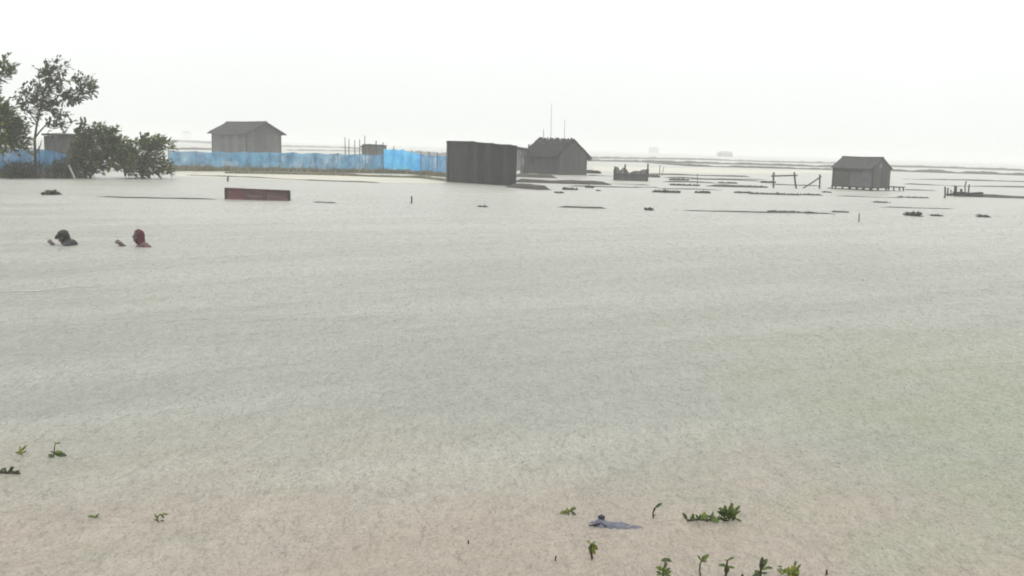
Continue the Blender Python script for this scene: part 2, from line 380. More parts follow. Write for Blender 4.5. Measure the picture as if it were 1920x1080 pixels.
DIKES = [
    # far banks across the ponds, right half
    ([(1110, 297), (1220, 298), (1330, 300), (1440, 304), (1570, 307)], .38, 3.0, 0.15),
    ([(1100, 302), (1200, 304), (1280, 306), (1400, 309), (1570, 314)], .40, 2.5, 0.25),
    ([(1215, 305), (1300, 312), (1420, 315), (1570, 319)], .30, 2.0, 0.3),
    ([(1660, 313), (1760, 315), (1840, 318), (1990, 323)], .42, 3.0, 0.1),
    ([(1665, 321), (1790, 325), (1860, 327), (2000, 332)], .40, 2.2, 0.15),
    ([(1780, 349), (1860, 350), (1990, 353)], .10, 1.2, 0.5),
    # far banks, left half
    ([(300, 265), (370, 268), (410, 270)], .9, 5.0, 0.2),
    ([(320, 280), (400, 281), (520, 281)], .32, 2.5, 0.1),
    ([(525, 275), (640, 277), (720, 284), (845, 291)], .5, 3.0, 0.2),
    ([(540, 282), (690, 284), (850, 294)], .25, 2.0, 0.4),
    # bank under the long net
    ([(300, 316), (400, 318), (520, 320), (650, 322), (760, 324), (850, 332)], .13, 1.1, 0.0),
    # banks in front of the net
    ([(420, 325), (520, 326), (640, 329), (720, 332), (790, 334), (860, 342)], .15, .7, 0.0),
    ([(340, 328), (480, 333), (600, 339), (720, 343)], .05, .5, 0.6),
    # banks by the dark shed and the middle house
    ([(955, 351), (990, 354), (1020, 356), (1034, 356)], .22, .8, 0.0),
    ([(960, 341), (1040, 344), (1150, 347)], .17, .8, 0.1),
    ([(960, 331), (1010, 333), (1046, 334)], .25, 1.4, 0.0),
    ([(1095, 329), (1160, 331), (1240, 333)], .10, .8, 0.7),
    ([(1110, 343), (1180, 346), (1225, 348)], .06, .4, 0.5),
    # banks just breaking the surface
    ([(175, 368), (235, 371), (300, 372), (420, 374)], .035, .35, 0.3),
    ([(585, 379), (632, 381)], .03, .3, 0.2),
    ([(1042, 388), (1090, 390), (1142, 391)], .05, .35, 0.0),
    ([(1265, 394), (1320, 396), (1372, 397), (1440, 399), (1500, 399), (1580, 402)], .035, .3, 0.4),
    ([(1285, 336), (1380, 338), (1445, 341)], .10, .6, .5), ([(1240, 341), (1300, 342), (1350, 344)], .09, .5, .5),
    ([(1690, 345), (1740, 347), (1785, 348)], .09, .6, .5), ([(1690, 336), (1800, 338), (1950, 342)], .11, .8, .6), ([(1180, 351), (1240, 352)], .04, .4, .4),
    ([(1225, 354), (1300, 355), (1365, 357)], .06, .4, .45), ([(1440, 346), (1500, 348), (1545, 349)], .06, .5, .5), ([(1560, 367), (1640, 370), (1700, 371)], .05, .35, .5),
    ([(1165, 326), (1260, 328), (1410, 332)], .12, .9, .5), ([(1240, 333), (1330, 335), (1440, 337)], .08, .7, .5), ([(1060, 349), (1140, 351), (1210, 352)], .05, .4, .5), ([(1690, 356), (1760, 358)], .05, .4, .4), ([(1640, 388), (1740, 391), (1800, 392)], .03, .25, .5),
    # right
    ([(1800, 367), (1850, 370), (1990, 374)], .14, .9, 0.0),
    ([(1320, 349), (1380, 351), (1430, 352)], .12, .6, 0.2),
]
for i, (p, h, w, br) in enumerate(DIKES):
    dike(p, h, w, MUD_OLIVE if i in (10, 11) else MUD, br, i + 1)

# ------------------------------------------------------------------ huts
def boards_v(parent, p0, p1, zb, ztop, n, mat, t=.03, name='board', out=1, ragged=0.0, mats=None):
    """upright boards between two local plan points; ztop(s) gives the height at fraction s"""
    p0, p1 = Vector((*p0, 0)), Vector((*p1, 0)); d = (p1 - p0); L = d.length; d.normalize(); nrm = Vector((d.y, -d.x, 0)) * out
    cuts = [0.0] + sorted((i + random.uniform(-.18, .18)) / n for i in range(1, n)) + [1.0]
    for i in range(n):
        a, b = cuts[i] * L + .006, cuts[i+1] * L - .006; off = random.uniform(0, .018)
        za = ztop(cuts[i]) - random.uniform(0, ragged); zc = ztop(cuts[i+1]) - random.uniform(0, ragged); b0 = zb - random.uniform(0, .03)
        bm = bmesh.new()
        A_, B_ = p0 + d * a + nrm * off, p0 + d * b + nrm * off
        f = [A_ + Vector((0, 0, b0)), B_ + Vector((0, 0, b0)), B_ + Vector((0, 0, zc)), A_ + Vector((0, 0, za))]
        slab(bm, *[q + nrm * t for q in f], nrm, t)
        obj(name, bm, (random.choice(mats) if mats else mat), parent)
def boards_h(parent, p0, p1, zb, zt, n, mat, t=.025, name='plank', out=1, mats=None):
    p0, p1 = Vector((*p0, 0)), Vector((*p1, 0)); d = (p1 - p0); L = d.length; d.normalize(); nrm = Vector((d.y, -d.x, 0)) * out
    for i in range(n):
        a, b = zb + (zt - zb) * i / n + .006, zb + (zt - zb) * (i + 1) / n - .004; off = random.uniform(0, .015); sk = random.uniform(-.012, .012)
        A_, B_ = p0 - d * random.uniform(0, .04) + nrm * off, p1 + d * random.uniform(-.02, .02) + nrm * off
        bm = bmesh.new()
        f = [A_ + Vector((0, 0, a)), B_ + Vector((0, 0, a + sk)), B_ + Vector((0, 0, b + sk)), A_ + Vector((0, 0, b))]
        slab(bm, *[q + nrm * t for q in f], nrm, t)
        obj(name, bm, (random.choice(mats) if mats else mat), parent)
def roof_plane(name, parent, mat, L, o, hr, hw, Wd, e, side, t, sag=.03, nx=14, ny=6, seed=0, rag=.0):
    """one sloping side of a gabled roof, slightly sagging, with an uneven eave and real thickness"""
    sl = (hr - hw) / (Wd / 2); run = Wd / 2 + e
    bm = bmesh.new(); top = []; bot = []
    for i in range(nx + 1):
        x = -L/2 - o + (L + 2*o) * i / nx; rt, rb = [], []
        for j in range(ny + 1):
            s = j / ny; y = side * run * s; z = hr - sl * run * s
            z -= sag * math.sin(math.pi * i / nx) * (0.4 + .6 * s)
            z += (.02 + rag*.35) * noise.noise(Vector((x * 1.7 + seed, s * 4, side * 3)))
            if i in (0, nx): x += rag * .5 * noise.noise(Vector((s * 6, seed, side * 2.0 + i)))
            if j == ny:
                k = rag * noise.noise(Vector((x * 3.1 + seed * 5, side, 2))); y += side * k; z -= sl * k
            rt.append(bm.verts.new((x, y, z))); rb.append(bm.verts.new((x, y, z - t)))
        top.append(rt); bot.append(rb)
    for i in range(nx):
        for j in range(ny):
            bm.faces.new((top[i][j], top[i+1][j], top[i+1][j+1], top[i][j+1])); bm.faces.new((bot[i][j], bot[i][j+1], bot[i+1][j+1], bot[i+1][j]))
    for i in range(nx):
        for j in (0, ny): bm.faces.new((top[i][j], bot[i][j], bot[i+1][j], top[i+1][j]))
    for j in range(ny):
        for i in (0, nx): bm.faces.new((top[i][j], top[i][j+1], bot[i][j+1], bot[i][j]))
    return obj(name, bm, mat, parent)
def core(parent, L, Wd, z0, hw, hr, mat, name='wall', drop=0.0):
    """the hut's frame wall behind its cladding, gables included"""
    hw, hr = hw - drop, hr - drop
    bm = bmesh.new(); x, y = L/2 - .04, Wd/2 - .04; g = (hr - hw) / (Wd/2) * .04
    a = [bm.verts.new(p) for p in ((-x,-y,z0),(x,-y,z0),(x,y,z0),(-x,y,z0))]
    c = [bm.verts.new(p) for p in ((-x,-y,hw-.07+g),(x,-y,hw-.07+g),(x,y,hw-.07+g),(-x,y,hw-.07+g))]
    r0, r1 = bm.verts.new((-x,0,hr-.08)), bm.verts.new((x,0,hr-.08))
    for f in ((a[0],a[1],c[1],c[0]),(a[2],a[3],c[3],c[2]),(a[1],a[2],c[2],r1,c[1]),(a[3],a[0],c[0],r0,c[3]),(a[3],a[2],a[1],a[0]),(c[0],c[1],r1,r0),(c[2],c[3],r0,r1)):
        bm.faces.new(f)
    return obj(name, bm, mat, parent)
def posts(parent, L, Wd, z0, z1, mat, r=.045, name='corner_post'):
    for sx in (-1, 1):
        for sy in (-1, 1):
            bm = bmesh.new(); x, y = sx * (L/2 + .02), sy * (Wd/2 + .02)
            tube(bm, [(x, y, z0), (x + random.uniform(-.02, .02), y, z1)], r, 7); obj(name, bm, mat, parent)
def ridge(parent, L, o, hr, mat, r=.05, name='ridge_cap'):
    bm = bmesh.new(); tube(bm, [(-L/2 - o - .02, 0, hr), (-L/4, 0, hr - .01), (0, 0, hr - .02), (L/4, 0, hr - .005), (L/2 + o + .02, 0, hr + .01)], r, 6); obj(name, bm, mat, parent)
def gable_top(Wd, hw, hr):
    return lambda s: hw + (hr - hw) * (1 - abs(2*s - 1)) - .07

# --- hut on stilts, right
x, y, yaw, L, Wd, z0, hw, hr, o, e = 22.53, 63.19, -0.868, 2.773, 2.015, 0.21, 1.545, 2.093, 0.07, 0.27
t = thing('stilt_hut', 'small grey plank hut with gabled roof standing on short stilts above the flood', 'hut', (x, y, 0), yaw)
core(t, L, Wd, z0, hw, hr, WOOD_DARK)
boards_h(t, (-L/2, -Wd/2), (-L/2 + L*.42, -Wd/2), z0, hw - .06, 8, WOOD_H)
bm = bmesh.new(); slab(bm, (-L/2+L*.43,-Wd/2-.03,z0+.02),(L/2-.02,-Wd/2-.03,z0-.02),(L/2-.02,-Wd/2-.03,hw-.1),(-L/2+L*.43,-Wd/2-.03,hw-.09),(0,-1,0),.025)
wp = obj('wall_panel', bm, worn('faded_panel', (.075,.076,.08), (.12,.121,.128), 3, .7), t); wp['label'] = 'smooth faded grey wall panel'
bm = bmesh.new(); slab(bm, (L*.25,-Wd/2-.045,.85),(L*.42,-Wd/2-.045,.83),(L*.42,-Wd/2-.045,1.32),(L*.25,-Wd/2-.045,1.33),(0,-1,0),.012); obj('shutter', bm, SHEET, t)
boards_v(t, (L/2, -Wd/2), (L/2, Wd/2), z0, gable_top(Wd, hw, hr), 9, WOOD)
boards_v(t, (L/2, Wd/2), (-L/2, Wd/2), z0, lambda s: hw - .06, 8, WOOD)
boards_v(t, (-L/2, Wd/2), (-L/2, -Wd/2), z0, gable_top(Wd, hw, hr), 7, WOOD)
posts(t, L, Wd, .0, hw - .08, WOOD_DARK, .05)
bm = bmesh.new(); slab(bm, (L/2+.05,-.38,1.45),(L/2+.05,-.02,1.45),(L/2+.05,-.02,1.78),(L/2+.05,-.38,1.66),(1,0,0),.015); obj('gable_patch', bm, SHEET, t)
for sd in (-1, 1): roof_plane('roof', t, ROOF, L, o, hr, hw, Wd, e, sd, .045, .03, seed=2, rag=.04)
ridge(t, L, o, hr, WOOD_DARK, .045)
bm = bmesh.new(); box(bm, -L/2-.08, L/2+.08, -Wd/2-.08, Wd/2+.08, z0-.07, z0-.01); obj('floor', bm, WOOD_DARK, t)
for i in range(6):
    for sy in (-1, 0, 1):
        bm = bmesh.new(); xx = -L/2 + .15 + (L-.3)*i/5; yy = sy * (Wd/2 - .05)
        tube(bm, [(xx, yy, -.3), (xx + random.uniform(-.05,.05), yy, z0-.07)], random.uniform(.04,.06), 6); obj('stilt', bm, WOOD_DARK, t)
bm = bmesh.new(); box(bm, L/2-.5, L/2+.75, Wd/2+.09, Wd/2+.75, z0+.0, z0+.06); obj('landing', bm, WOOD_DARK, t)
for xx, yy in ((L/2+.65, Wd/2+.2), (L/2+.65, Wd/2+.68), (L/2, Wd/2+.68), (L/2-.4, Wd/2+.4)):
    bm = bmesh.new(); tube(bm, [(xx+.1, yy, -.3), (xx, yy, z0)], .045, 6); obj('stilt', bm, WOOD_DARK, t)
# raft of beams at the water line
bm = bmesh.new(); box(bm, -L/2-.2, L/2+.2, -Wd/2-.25, -Wd/2-.12, -.05, .05); obj('sill_beam', bm, WOOD_DARK, t)

# --- large house behind the net, left
x, y, yaw, L, Wd, z0, hw, hr, o, e = -26.844, 96.67, -0.855, 7.659, 3.509, 0.0, 2.902, 3.852, 0.6, 0.342
t = thing('farm_house', 'big grey gabled house with wide eaves rising behind the dull blue net', 'house', (x, y, 0), yaw)
core(t, L, Wd, -.1, hw, hr, SHEET, drop=.3)
PAN = [worn('wall_sheet_a', (.08,.08,.08), (.125,.125,.122), 1.6, .8), worn('wall_sheet_b', (.10,.10,.098), (.145,.145,.142), 1.6, .8), worn('wall_sheet_c', (.065,.065,.065), (.10,.10,.098), 1.6, .8)]
boards_v(t, (-L/2, -Wd/2), (L/2, -Wd/2), .0, lambda s: hw - .28, 8, None, .03, 'wall_sheet', mats=PAN)
boards_v(t, (L/2, -Wd/2), (L/2, Wd/2), .0, gable_top(Wd, hw, hr), 5, None, .03, 'wall_sheet', mats=PAN)
boards_v(t, (L/2, Wd/2), (-L/2, Wd/2), .0, lambda s: hw - .1, 6, None, .03, 'wall_sheet', mats=PAN)
boards_v(t, (-L/2, Wd/2), (-L/2, -Wd/2), .0, gable_top(Wd, hw, hr), 4, None, .03, 'wall_sheet', mats=PAN)
posts(t, L, Wd, -.1, hw - .1, WOOD_DARK, .08)
ROOF_D = worn('dark_roofing', (.030,.030,.029), (.058,.057,.055), 2.2, .95, (2,.6,1), bump=.01, spec=.04)
for sd in (-1, 1): roof_plane('roof', t, ROOF_D, L, o, hr, hw, Wd, e, sd, .08, .16 if sd < 0 else .1, seed=5, rag=.14)
ridge(t, L, o, hr, WOOD_DARK, .06)
for sd in (-1, 1):   # verge boards on the near gable
    bm = bmesh.new(); sl_ = (hr-hw)/(Wd/2); tube(bm, [(L/2+o, 0, hr-.05), (L/2+o, sd*(Wd/2+e), hr-.05-sl_*(Wd/2+e))], .07, 5); obj('verge_board', bm, WOOD_DARK, t)

# --- thatched house, centre
x, y, yaw, L, Wd, z0, hw, hr, o, e = 3.269, 80.404, -0.91, 4.475, 2.83, 0.0, 1.861, 2.871, 0.1, 0.52
t = thing('thatched_house', 'dark thatched house with thin masts behind it beside the tarred shed', 'house', (x, y, 0), yaw)
core(t, L, Wd, -.1, hw, hr, WOOD_DARK, drop=.3)
WB = [worn('woven_wall_a', (.032,.032,.031), (.060,.060,.058), 6, .85), worn('woven_wall_b', (.040,.040,.039), (.068,.068,.066), 6, .85)]
boards_v(t, (-L/2, -Wd/2), (L/2, -Wd/2), .0, lambda s: hw - .28, 10, None, .03, 'wall_board', mats=WB)
boards_v(t, (L/2, -Wd/2), (L/2, Wd/2), .0, gable_top(Wd, hw, hr), 8, None, .03, 'wall_board', mats=WB)
boards_v(t, (L/2, Wd/2), (-L/2, Wd/2), .0, lambda s: hw - .1, 8, None, .03, 'wall_board', mats=WB)
boards_v(t, (-L/2, Wd/2), (-L/2, -Wd/2), .0, gable_top(Wd, hw, hr), 6, None, .03, 'wall_board', mats=WB)
posts(t, L, Wd, -.1, hw - .1, WOOD_DARK, .06)
for sd in (-1, 1): roof_plane('roof', t, THATCH, L, o, hr, hw, Wd, e, sd, .13, .10, nx=26, ny=8, seed=9, rag=.26)
bm = bmesh.new()
for k in range(26):
    xx = -L/2 + L*k/25 + random.uniform(-.05,.05); tube(bm, [(xx, random.uniform(-.1,.1), hr-.12), (xx+random.uniform(-.12,.12), random.uniform(-.12,.12), hr+random.uniform(.02,.13))], .06, 4)
tag(obj('ridge_thatch', bm, THATCH, t), kind='stuff')
bm = bmesh.new()      # loose straw hanging from eaves and verges
for k in range(520):
    sd = random.choice((-1, 1)); s_ = random.choice((1, 1, random.random())); xx = random.uniform(-1, 1)*(L/2+o) if s_ == 1 else (L/2+o)*random.choice((-1, 1))
    run = (Wd/2+e)*s_; zz = hr - (hr-hw)/(Wd/2)*run; q = Vector((xx, sd*run, zz-.06))
    tube(bm, [q, q + Vector((random.uniform(-.08,.08), sd*random.uniform(-.05,.16), random.uniform(-.32,.06)))], [.035,.008], 3)
tag(obj('eave_straw', bm, THATCH, t), kind='stuff')
bm = bmesh.new()
for k in range(16):
    px_, py_ = random.uniform(1008,1066), random.uniform(264,271)
    xx = random.uniform(-L/2, L/2); s = random.uniform(.12,.4); yy = -s*(Wd/2); zz = hr - (hr-hw)*s + .03
    box(bm, xx, xx+.12, yy-.05, yy+.05, zz-.02, zz+.03)
tag(obj('roof_tie', bm, SHEET, t), kind='stuff')
# lean-to on the left of the thatched house
c0, c1 = G(966, 328), G(986, 329)
t = thing('lean_to', 'pale low lean-to shelter squeezed between the tarred shed and the thatched house', 'shelter', (c0 + c1) / 2)
m_ = PXM(c0)
def LX(px): return (px - 976) * m_
for xx, z_, nm in ((960, 1.72, 'post'), (983, 1.55, 'post'), (989, 2.35, 'post'), (965, 2.25, 'post')):
    bm = bmesh.new(); tube(bm, wobble((LX(xx), .3 if xx != 983 else -.1, -.2), (LX(xx)+.04, .3 if xx != 983 else -.1, z_), 3, .02), .065, 6); obj(nm, bm, WOOD_DARK, t)
bm = bmesh.new(); slab(bm, (LX(945), -.2, 2.15), (LX(990), -.1, 1.95), (LX(990), 1.8, 2.05), (LX(945), 1.8, 2.28), (0,0,1), .1); obj('roof', bm, THATCH, t)
boards_v(t, (LX(958), .2), (LX(986), .2), .35, lambda s: 1.95, 5, SHEET, .03, 'wall_board')
boards_v(t, (LX(975), .12), (LX(986), .12), .02, lambda s: .75, 3, WOOD, .03, 'wall_board')
for px0, pyt, px1, pyb, r_, lab in ((1034.5, 193, 1031, 322, .03, 'tallest thin mast leaning right behind the thatched house'), (1059, 224, 1057, 322, .032, 'shorter thin mast right of the tallest one, behind the thatched house'), (1019, 242, 1019, 322, .05, 'short stubby mast left of the tallest one, behind the thatched house')):
    b0 = G(px1, 323); b0.y += 2.6; b0 = A(px1, 318, b0.y); b0.z = -.3; tp = A(px0, pyt, b0.y)
    bm = bmesh.new(); pts = wobble(b0, tp, 6, .015); tube(bm, pts, [r_ * (1.2 - .8 * i / 6) for i in range(7)], 6)
    o_ = obj('mast', bm, BAMBOO); tag(o_, lab, 'mast', 'masts behind the thatched house')

# --- tall tarred shed
B0, B1 = G(840, 341), G(966, 349.5); d = (B1 - B0); Ls = d.length; yaw = math.atan2(d.y, d.x)
t = thing('tarred_shed', 'tall dark windowless shed of tarred sheets standing straight in the flood', 'shed', B0, yaw)
ZL = A(842, 265.5, B0.y).z; ZK = A(880, 266.5, B0.lerp(B1, .30).y).z; ZR = A(968, 274.5, B1.y).z; Dp = 2.4
def ztop(s): return (ZL + (ZK - ZL) * s / .3) if s < .3 else (ZK + (ZR - ZK) * (s - .3) / .7)
DV = Matrix.Rotation(-yaw, 3, 'Z') @ Vector((-.12, 1, 0)).normalized() * Dp      # the end walls run straight back
bm = bmesh.new()
fr = [bm.verts.new(p) for p in ((.06,.06,-.2),(Ls-.06,.06,-.2),(Ls-.06,.06,ZR-.06),(.3*Ls,.06,ZK-.06),(.06,.06,ZL-.06))]
bk = [bm.verts.new(Vector(p) + DV) for p in ((.06,-.06,-.2),(Ls-.06,-.06,-.2),(Ls-.06,-.06,ZR-.1),(.3*Ls,-.06,ZK-.1),(.06,-.06,ZL-.1))]
bm.faces.new(fr); bm.faces.new(bk[::-1])
for i in range(5): bm.faces.new((fr[i], bk[i], bk[(i+1) % 5], fr[(i+1) % 5]))
obj('wall', bm, TAR, t)
TM = [worn('tar_a', (.011,.011,.011), (.026,.026,.024), 3, .8, (1,1,.25), bump=.003), worn('tar_b', (.018,.018,.017), (.038,.037,.034), 3, .8, (1,1,.25), bump=.003), worn('tar_c', (.034,.031,.031), (.056,.052,.051), 3, .8, (1,1,.25), bump=.003)]
boards_v(t, (0, .055), (.3*Ls, .055), -.1, lambda s: ztop(s*.3), 4, None, .025, 'wall_sheet', mats=[TM[1], TM[2]])
boards_v(t, (.3*Ls, .055), (Ls, .055), -.1, lambda s: ztop(.3+s*.7)+.05+.03*math.sin(s*17), 8, None, .025, 'wall_sheet', mats=[TM[0], TM[0], TM[1], TM[2]])
boards_v(t, (Ls-.035, .06), (Ls-.035+DV.x, DV.y), -.1, lambda s: ZR-.05, 4, None, .025, 'wall_sheet', mats=TM)
boards_v(t, (.035+DV.x, DV.y), (.035, .06), -.1, lambda s: ZL-.05, 4, None, .025, 'wall_sheet', mats=TM)
boards_v(t, (Ls-.035+DV.x, DV.y-.03), (.035+DV.x, DV.y-.03), -.1, lambda s: ZL-.08, 8, None, .025, 'wall_sheet', mats=TM)
for xx, z_ in ((-.01, ZL + .03), (Ls + .01, ZR + .02)):
    bm = bmesh.new(); tube(bm, [(xx, -.01, -.3), (xx, -.01, z_)], .05, 7); obj('corner_post', bm, WOOD_DARK, t)
q = DV * 1.04
for x0_, x1_, za_, zb_ in ((-.06, .3*Ls, ZL + .05, ZK + .05), (.3*Ls + .003, Ls + .06, ZK + .052, ZR + .04)):
    bm = bmesh.new(); slab(bm, (x0_, -.05, za_), (x1_, -.05, zb_), (x1_ + q.x, q.y, zb_ - .05), (x0_ + q.x, q.y, za_ - .05), (0,0,1), .05); obj('roof', bm, TAR, t)

# --- low hut of posts behind the net
b = G(697, 312); m_ = PXM(b)
t = thing('post_hut', 'low flat-roofed dark hut with bare posts seen over the blue net', 'hut', b)
def HX(px): return (px - 697) * m_
def HZ(py): return (312 - py) * m_
boards_v(t, (HX(678), 0), (HX(718), 0), HZ(292), lambda s: HZ(271) + .05*math.sin(s*9), 8, WOOD, .03, 'wall_board', ragged=.1)
boards_v(t, (HX(694), -.02), (HX(718), -.02), 0, lambda s: HZ(291), 4, SHEET, .03, 'wall_sheet')
boards_v(t, (HX(718), 0), (HX(718), 2), 0, lambda s: HZ(272), 5, WOOD, .03, 'wall_board')
bm = bmesh.new(); slab(bm, (HX(676),-.15,HZ(275)),(HX(688),-.15,HZ(271)),(HX(688),2.2,HZ(271)),(HX(676),2.2,HZ(275)),(0,0,1),.09); obj('roof', bm, THATCH, t)
bm = bmesh.new(); slab(bm, (HX(688)+.003,-.15,HZ(271)+.01),(HX(719),-.15,HZ(272)),(HX(719),2.2,HZ(272)),(HX(688)+.003,2.2,HZ(271)+.01),(0,0,1),.09); obj('roof', bm, THATCH, t)
for px_, py_ in ((679, 285), (704, 264), (717, 267), (692, 270)):
    bm = bmesh.new(); tube(bm, wobble((HX(px_), .1, -.2), (HX(px_)+.02, .1, HZ(py_)), 3, .015), .05, 6); obj('post', bm, WOOD_DARK, t)
for px_, py_, w_ in ((648, 257, 'leftmost'), (655, 260, 'second'), (666, 262, 'third'), (675, 261, 'fourth'), (685, 254, 'tallest')):
    bb = G(px_, 313); bm = bmesh.new()
    tube(bm, wobble(bb + Vector((0,0,-.2)), A(px_ - 1, py_, bb.y), 4, .02), [.05,.05,.045,.04,.03], 6)
    tag(obj('mooring_post', bm, BAMBOO), w_ + ' of the bare upright poles left of the low flat-roofed hut', 'post', 'bare poles behind the net')

# --- ruined plank pen
B0, B1 = G(1151, 338), G(1214, 340); d = B1 - B0; Lp = d.length; yaw = math.atan2(d.y, d.x); m_ = PXM(B0)
t = thing('plank_pen', 'broken open-topped plank pen with a ragged rim standing alone in the water', 'pen', B0, yaw)
tops = [24, 27, 20, 25, 19, 16, 17, 19, 20, 21, 22, 23]
def pt(s): return tops[min(11, int(s * 12))] * m_
boards_v(t, (0, 0), (Lp, 0), -.15, pt, 12, WOOD, .03, 'board', ragged=.06)
boards_v(t, (Lp, 0), (Lp, 1.6), -.15, lambda s: 20 * m_, 6, WOOD, .03, 'board', ragged=.15)
boards_v(t, (Lp, 1.6), (0, 1.6), -.15, lambda s: 17 * m_, 9, WOOD, .03, 'board', ragged=.3)
boards_v(t, (0, 1.6), (0, 0), -.15, lambda s: 20 * m_, 6, WOOD, .03, 'board', ragged=.25)
for xx, yy, zz in ((0, -.05, 26), (Lp*.99, -.05, 33), (Lp, 1.65, 22), (0, 1.65, 20), (Lp*.3, .4, 30)):
    bm = bmesh.new(); tube(bm, [(xx, yy, -.3), (xx + random.uniform(-.05,.05), yy, zz * m_)], .055, 6); obj('post', bm, WOOD_DARK, t)
bm = bmesh.new(); tube(bm, [(-.05, -.08, 13*m_), (Lp*.5, -.08, 10*m_), (Lp+.05, -.08, 12*m_)], .035, 6); obj('rail', bm, WOOD_DARK, t)

# --- low red tank of boards
B0, B1 = G(425, 373.5), G(540, 376.5); d = B1 - B0; Lr = d.length; yaw = math.atan2(d.y, d.x); m_ = PXM(B0)
t = thing('red_tank', 'long low box of faded red boards half sunk in the flood', 'tank', B0, yaw)
hL, hR = 20.5 * m_, 18.8 * m_
def red_row(x0, x1, mat, n=4):
    for i in range(n):
        za, zb_ = hL + (hR-hL)*x0/Lr, hL + (hR-hL)*x1/Lr
        o_ = random.uniform(0, .012); bm = bmesh.new(); a0, a1 = za*i/n - .05*(i == 0) + .003, za*(i+1)/n - .003; c0, c1 = zb_*i/n - .05*(i == 0) + .003, zb_*(i+1)/n - .003
        slab(bm, (x0+.004,-o_,a0),(x1-.004,-o_,c0),(x1-.004,-o_,c1 - random.uniform(0,.012)),(x0+.004,-o_,a1 - random.uniform(0,.012)),(0,-1,0),.03); obj('board', bm, mat, t)
red_row(0, Lr*.30, RED); red_row(Lr*.30, Lr*.62, REDB); red_row(Lr*.62, Lr, REDB)
for s0 in (0, 1):
    bm = bmesh.new(); box(bm, s0*(Lr-.03), s0*(Lr-.03)+.03, .04, .42, -.1, (hR if s0 else hL) - .01); obj('end_wall', bm, REDB, t)
bm = bmesh.new(); slab(bm, (0,.47,-.1),(Lr,.47,-.1),(Lr,.47,hR-.02),(0,.47,hL-.02),(0,1,0),.03); obj('back_wall', bm, RED, t)
for xx, h_, mt in ((-.03, hL+.01, WOOD_DARK), (Lr*.30, hL-.01, REDB), (Lr*.62, hR+.01, REDB), (Lr+.03, hR+.015, WOOD_DARK)):
    bm = bmesh.new(); box(bm, xx-.03, xx+.03, -.055, .03, -.2, h_); obj('post', bm, mt, t)
bm = bmesh.new(); slab(bm, (-.05,-.075,hL+.022),(Lr+.05,-.075,hR+.02),(Lr+.05,.05,hR+.02),(-.05,.05,hL+.022),(0,0,1),.02); obj('rim', bm, REDB, t)

# --- far pale huts
for px_, pyb, w_, pyt, lab in ((1362, 294, 24, 284, 'tiny flat pale hut far off on the misty horizon, right of centre'), (349, 261.5, 15, 246, 'faint high-roofed hut lost in the mist left of the big grey house'), (1227, 287.5, 16, 276, 'barely visible misty hut on the horizon above the ruined pen')):
    b = G(px_, pyb); m_ = PXM(b); w = w_ * m_; h_ = (pyb - pyt) * m_
    t = thing('distant_hut', lab, 'hut', b, .15)
    bm = bmesh.new(); box(bm, -w/2, w/2, 0, w*.7, -.1, h_*.62); obj('wall', bm, SHEET, t)
    bm = bmesh.new()
    v = [bm.verts.new(p) for p in ((-w*.58,-.4,h_*.58),(w*.58,-.4,h_*.58),(w*.58,w*.75,h_*.58),(-w*.58,w*.75,h_*.58),(-w*.42,w*.33,h_),(w*.42,w*.33,h_))]
    for f in ((0,1,5,4),(2,3,4,5),(1,2,5),(3,0,4),(3,2,1,0)): bm.faces.new([v[i] for i in f])
    obj('roof', bm, SHEET if px_ == 1362 else THATCH, t)

# --- hut roof behind the left bushes
b = G(112, 322); m_ = PXM(b)
t = thing('bush_hut', 'grey box hut half hidden behind the windblown bushes', 'hut', b)
def BX(px): return (px - 112) * m_
boards_v(t, (BX(86), 0), (BX(137), 0), -.1, lambda s: (322-256)*m_, 6, WOOD, .03, 'board')
boards_v(t, (BX(137), 0), (BX(137), 1.8), -.1, lambda s: (322-256)*m_, 5, WOOD, .03, 'board')
boards_v(t, (BX(86), 1.8), (BX(86), 0), -.1, lambda s: (322-256)*m_, 5, WOOD, .03, 'board')
boards_v(t, (BX(137), 1.8), (BX(86), 1.8), -.1, lambda s: (322-256)*m_, 6, WOOD, .03, 'board')
bm = bmesh.new(); slab(bm, (BX(83),-.15,(322-252)*m_),(BX(139),-.15,(322-253)*m_),(BX(139),2,(322-251)*m_),(BX(83),2,(322-250)*m_),(0,0,1),.1); obj('roof', bm, WOOD_DARK, t)

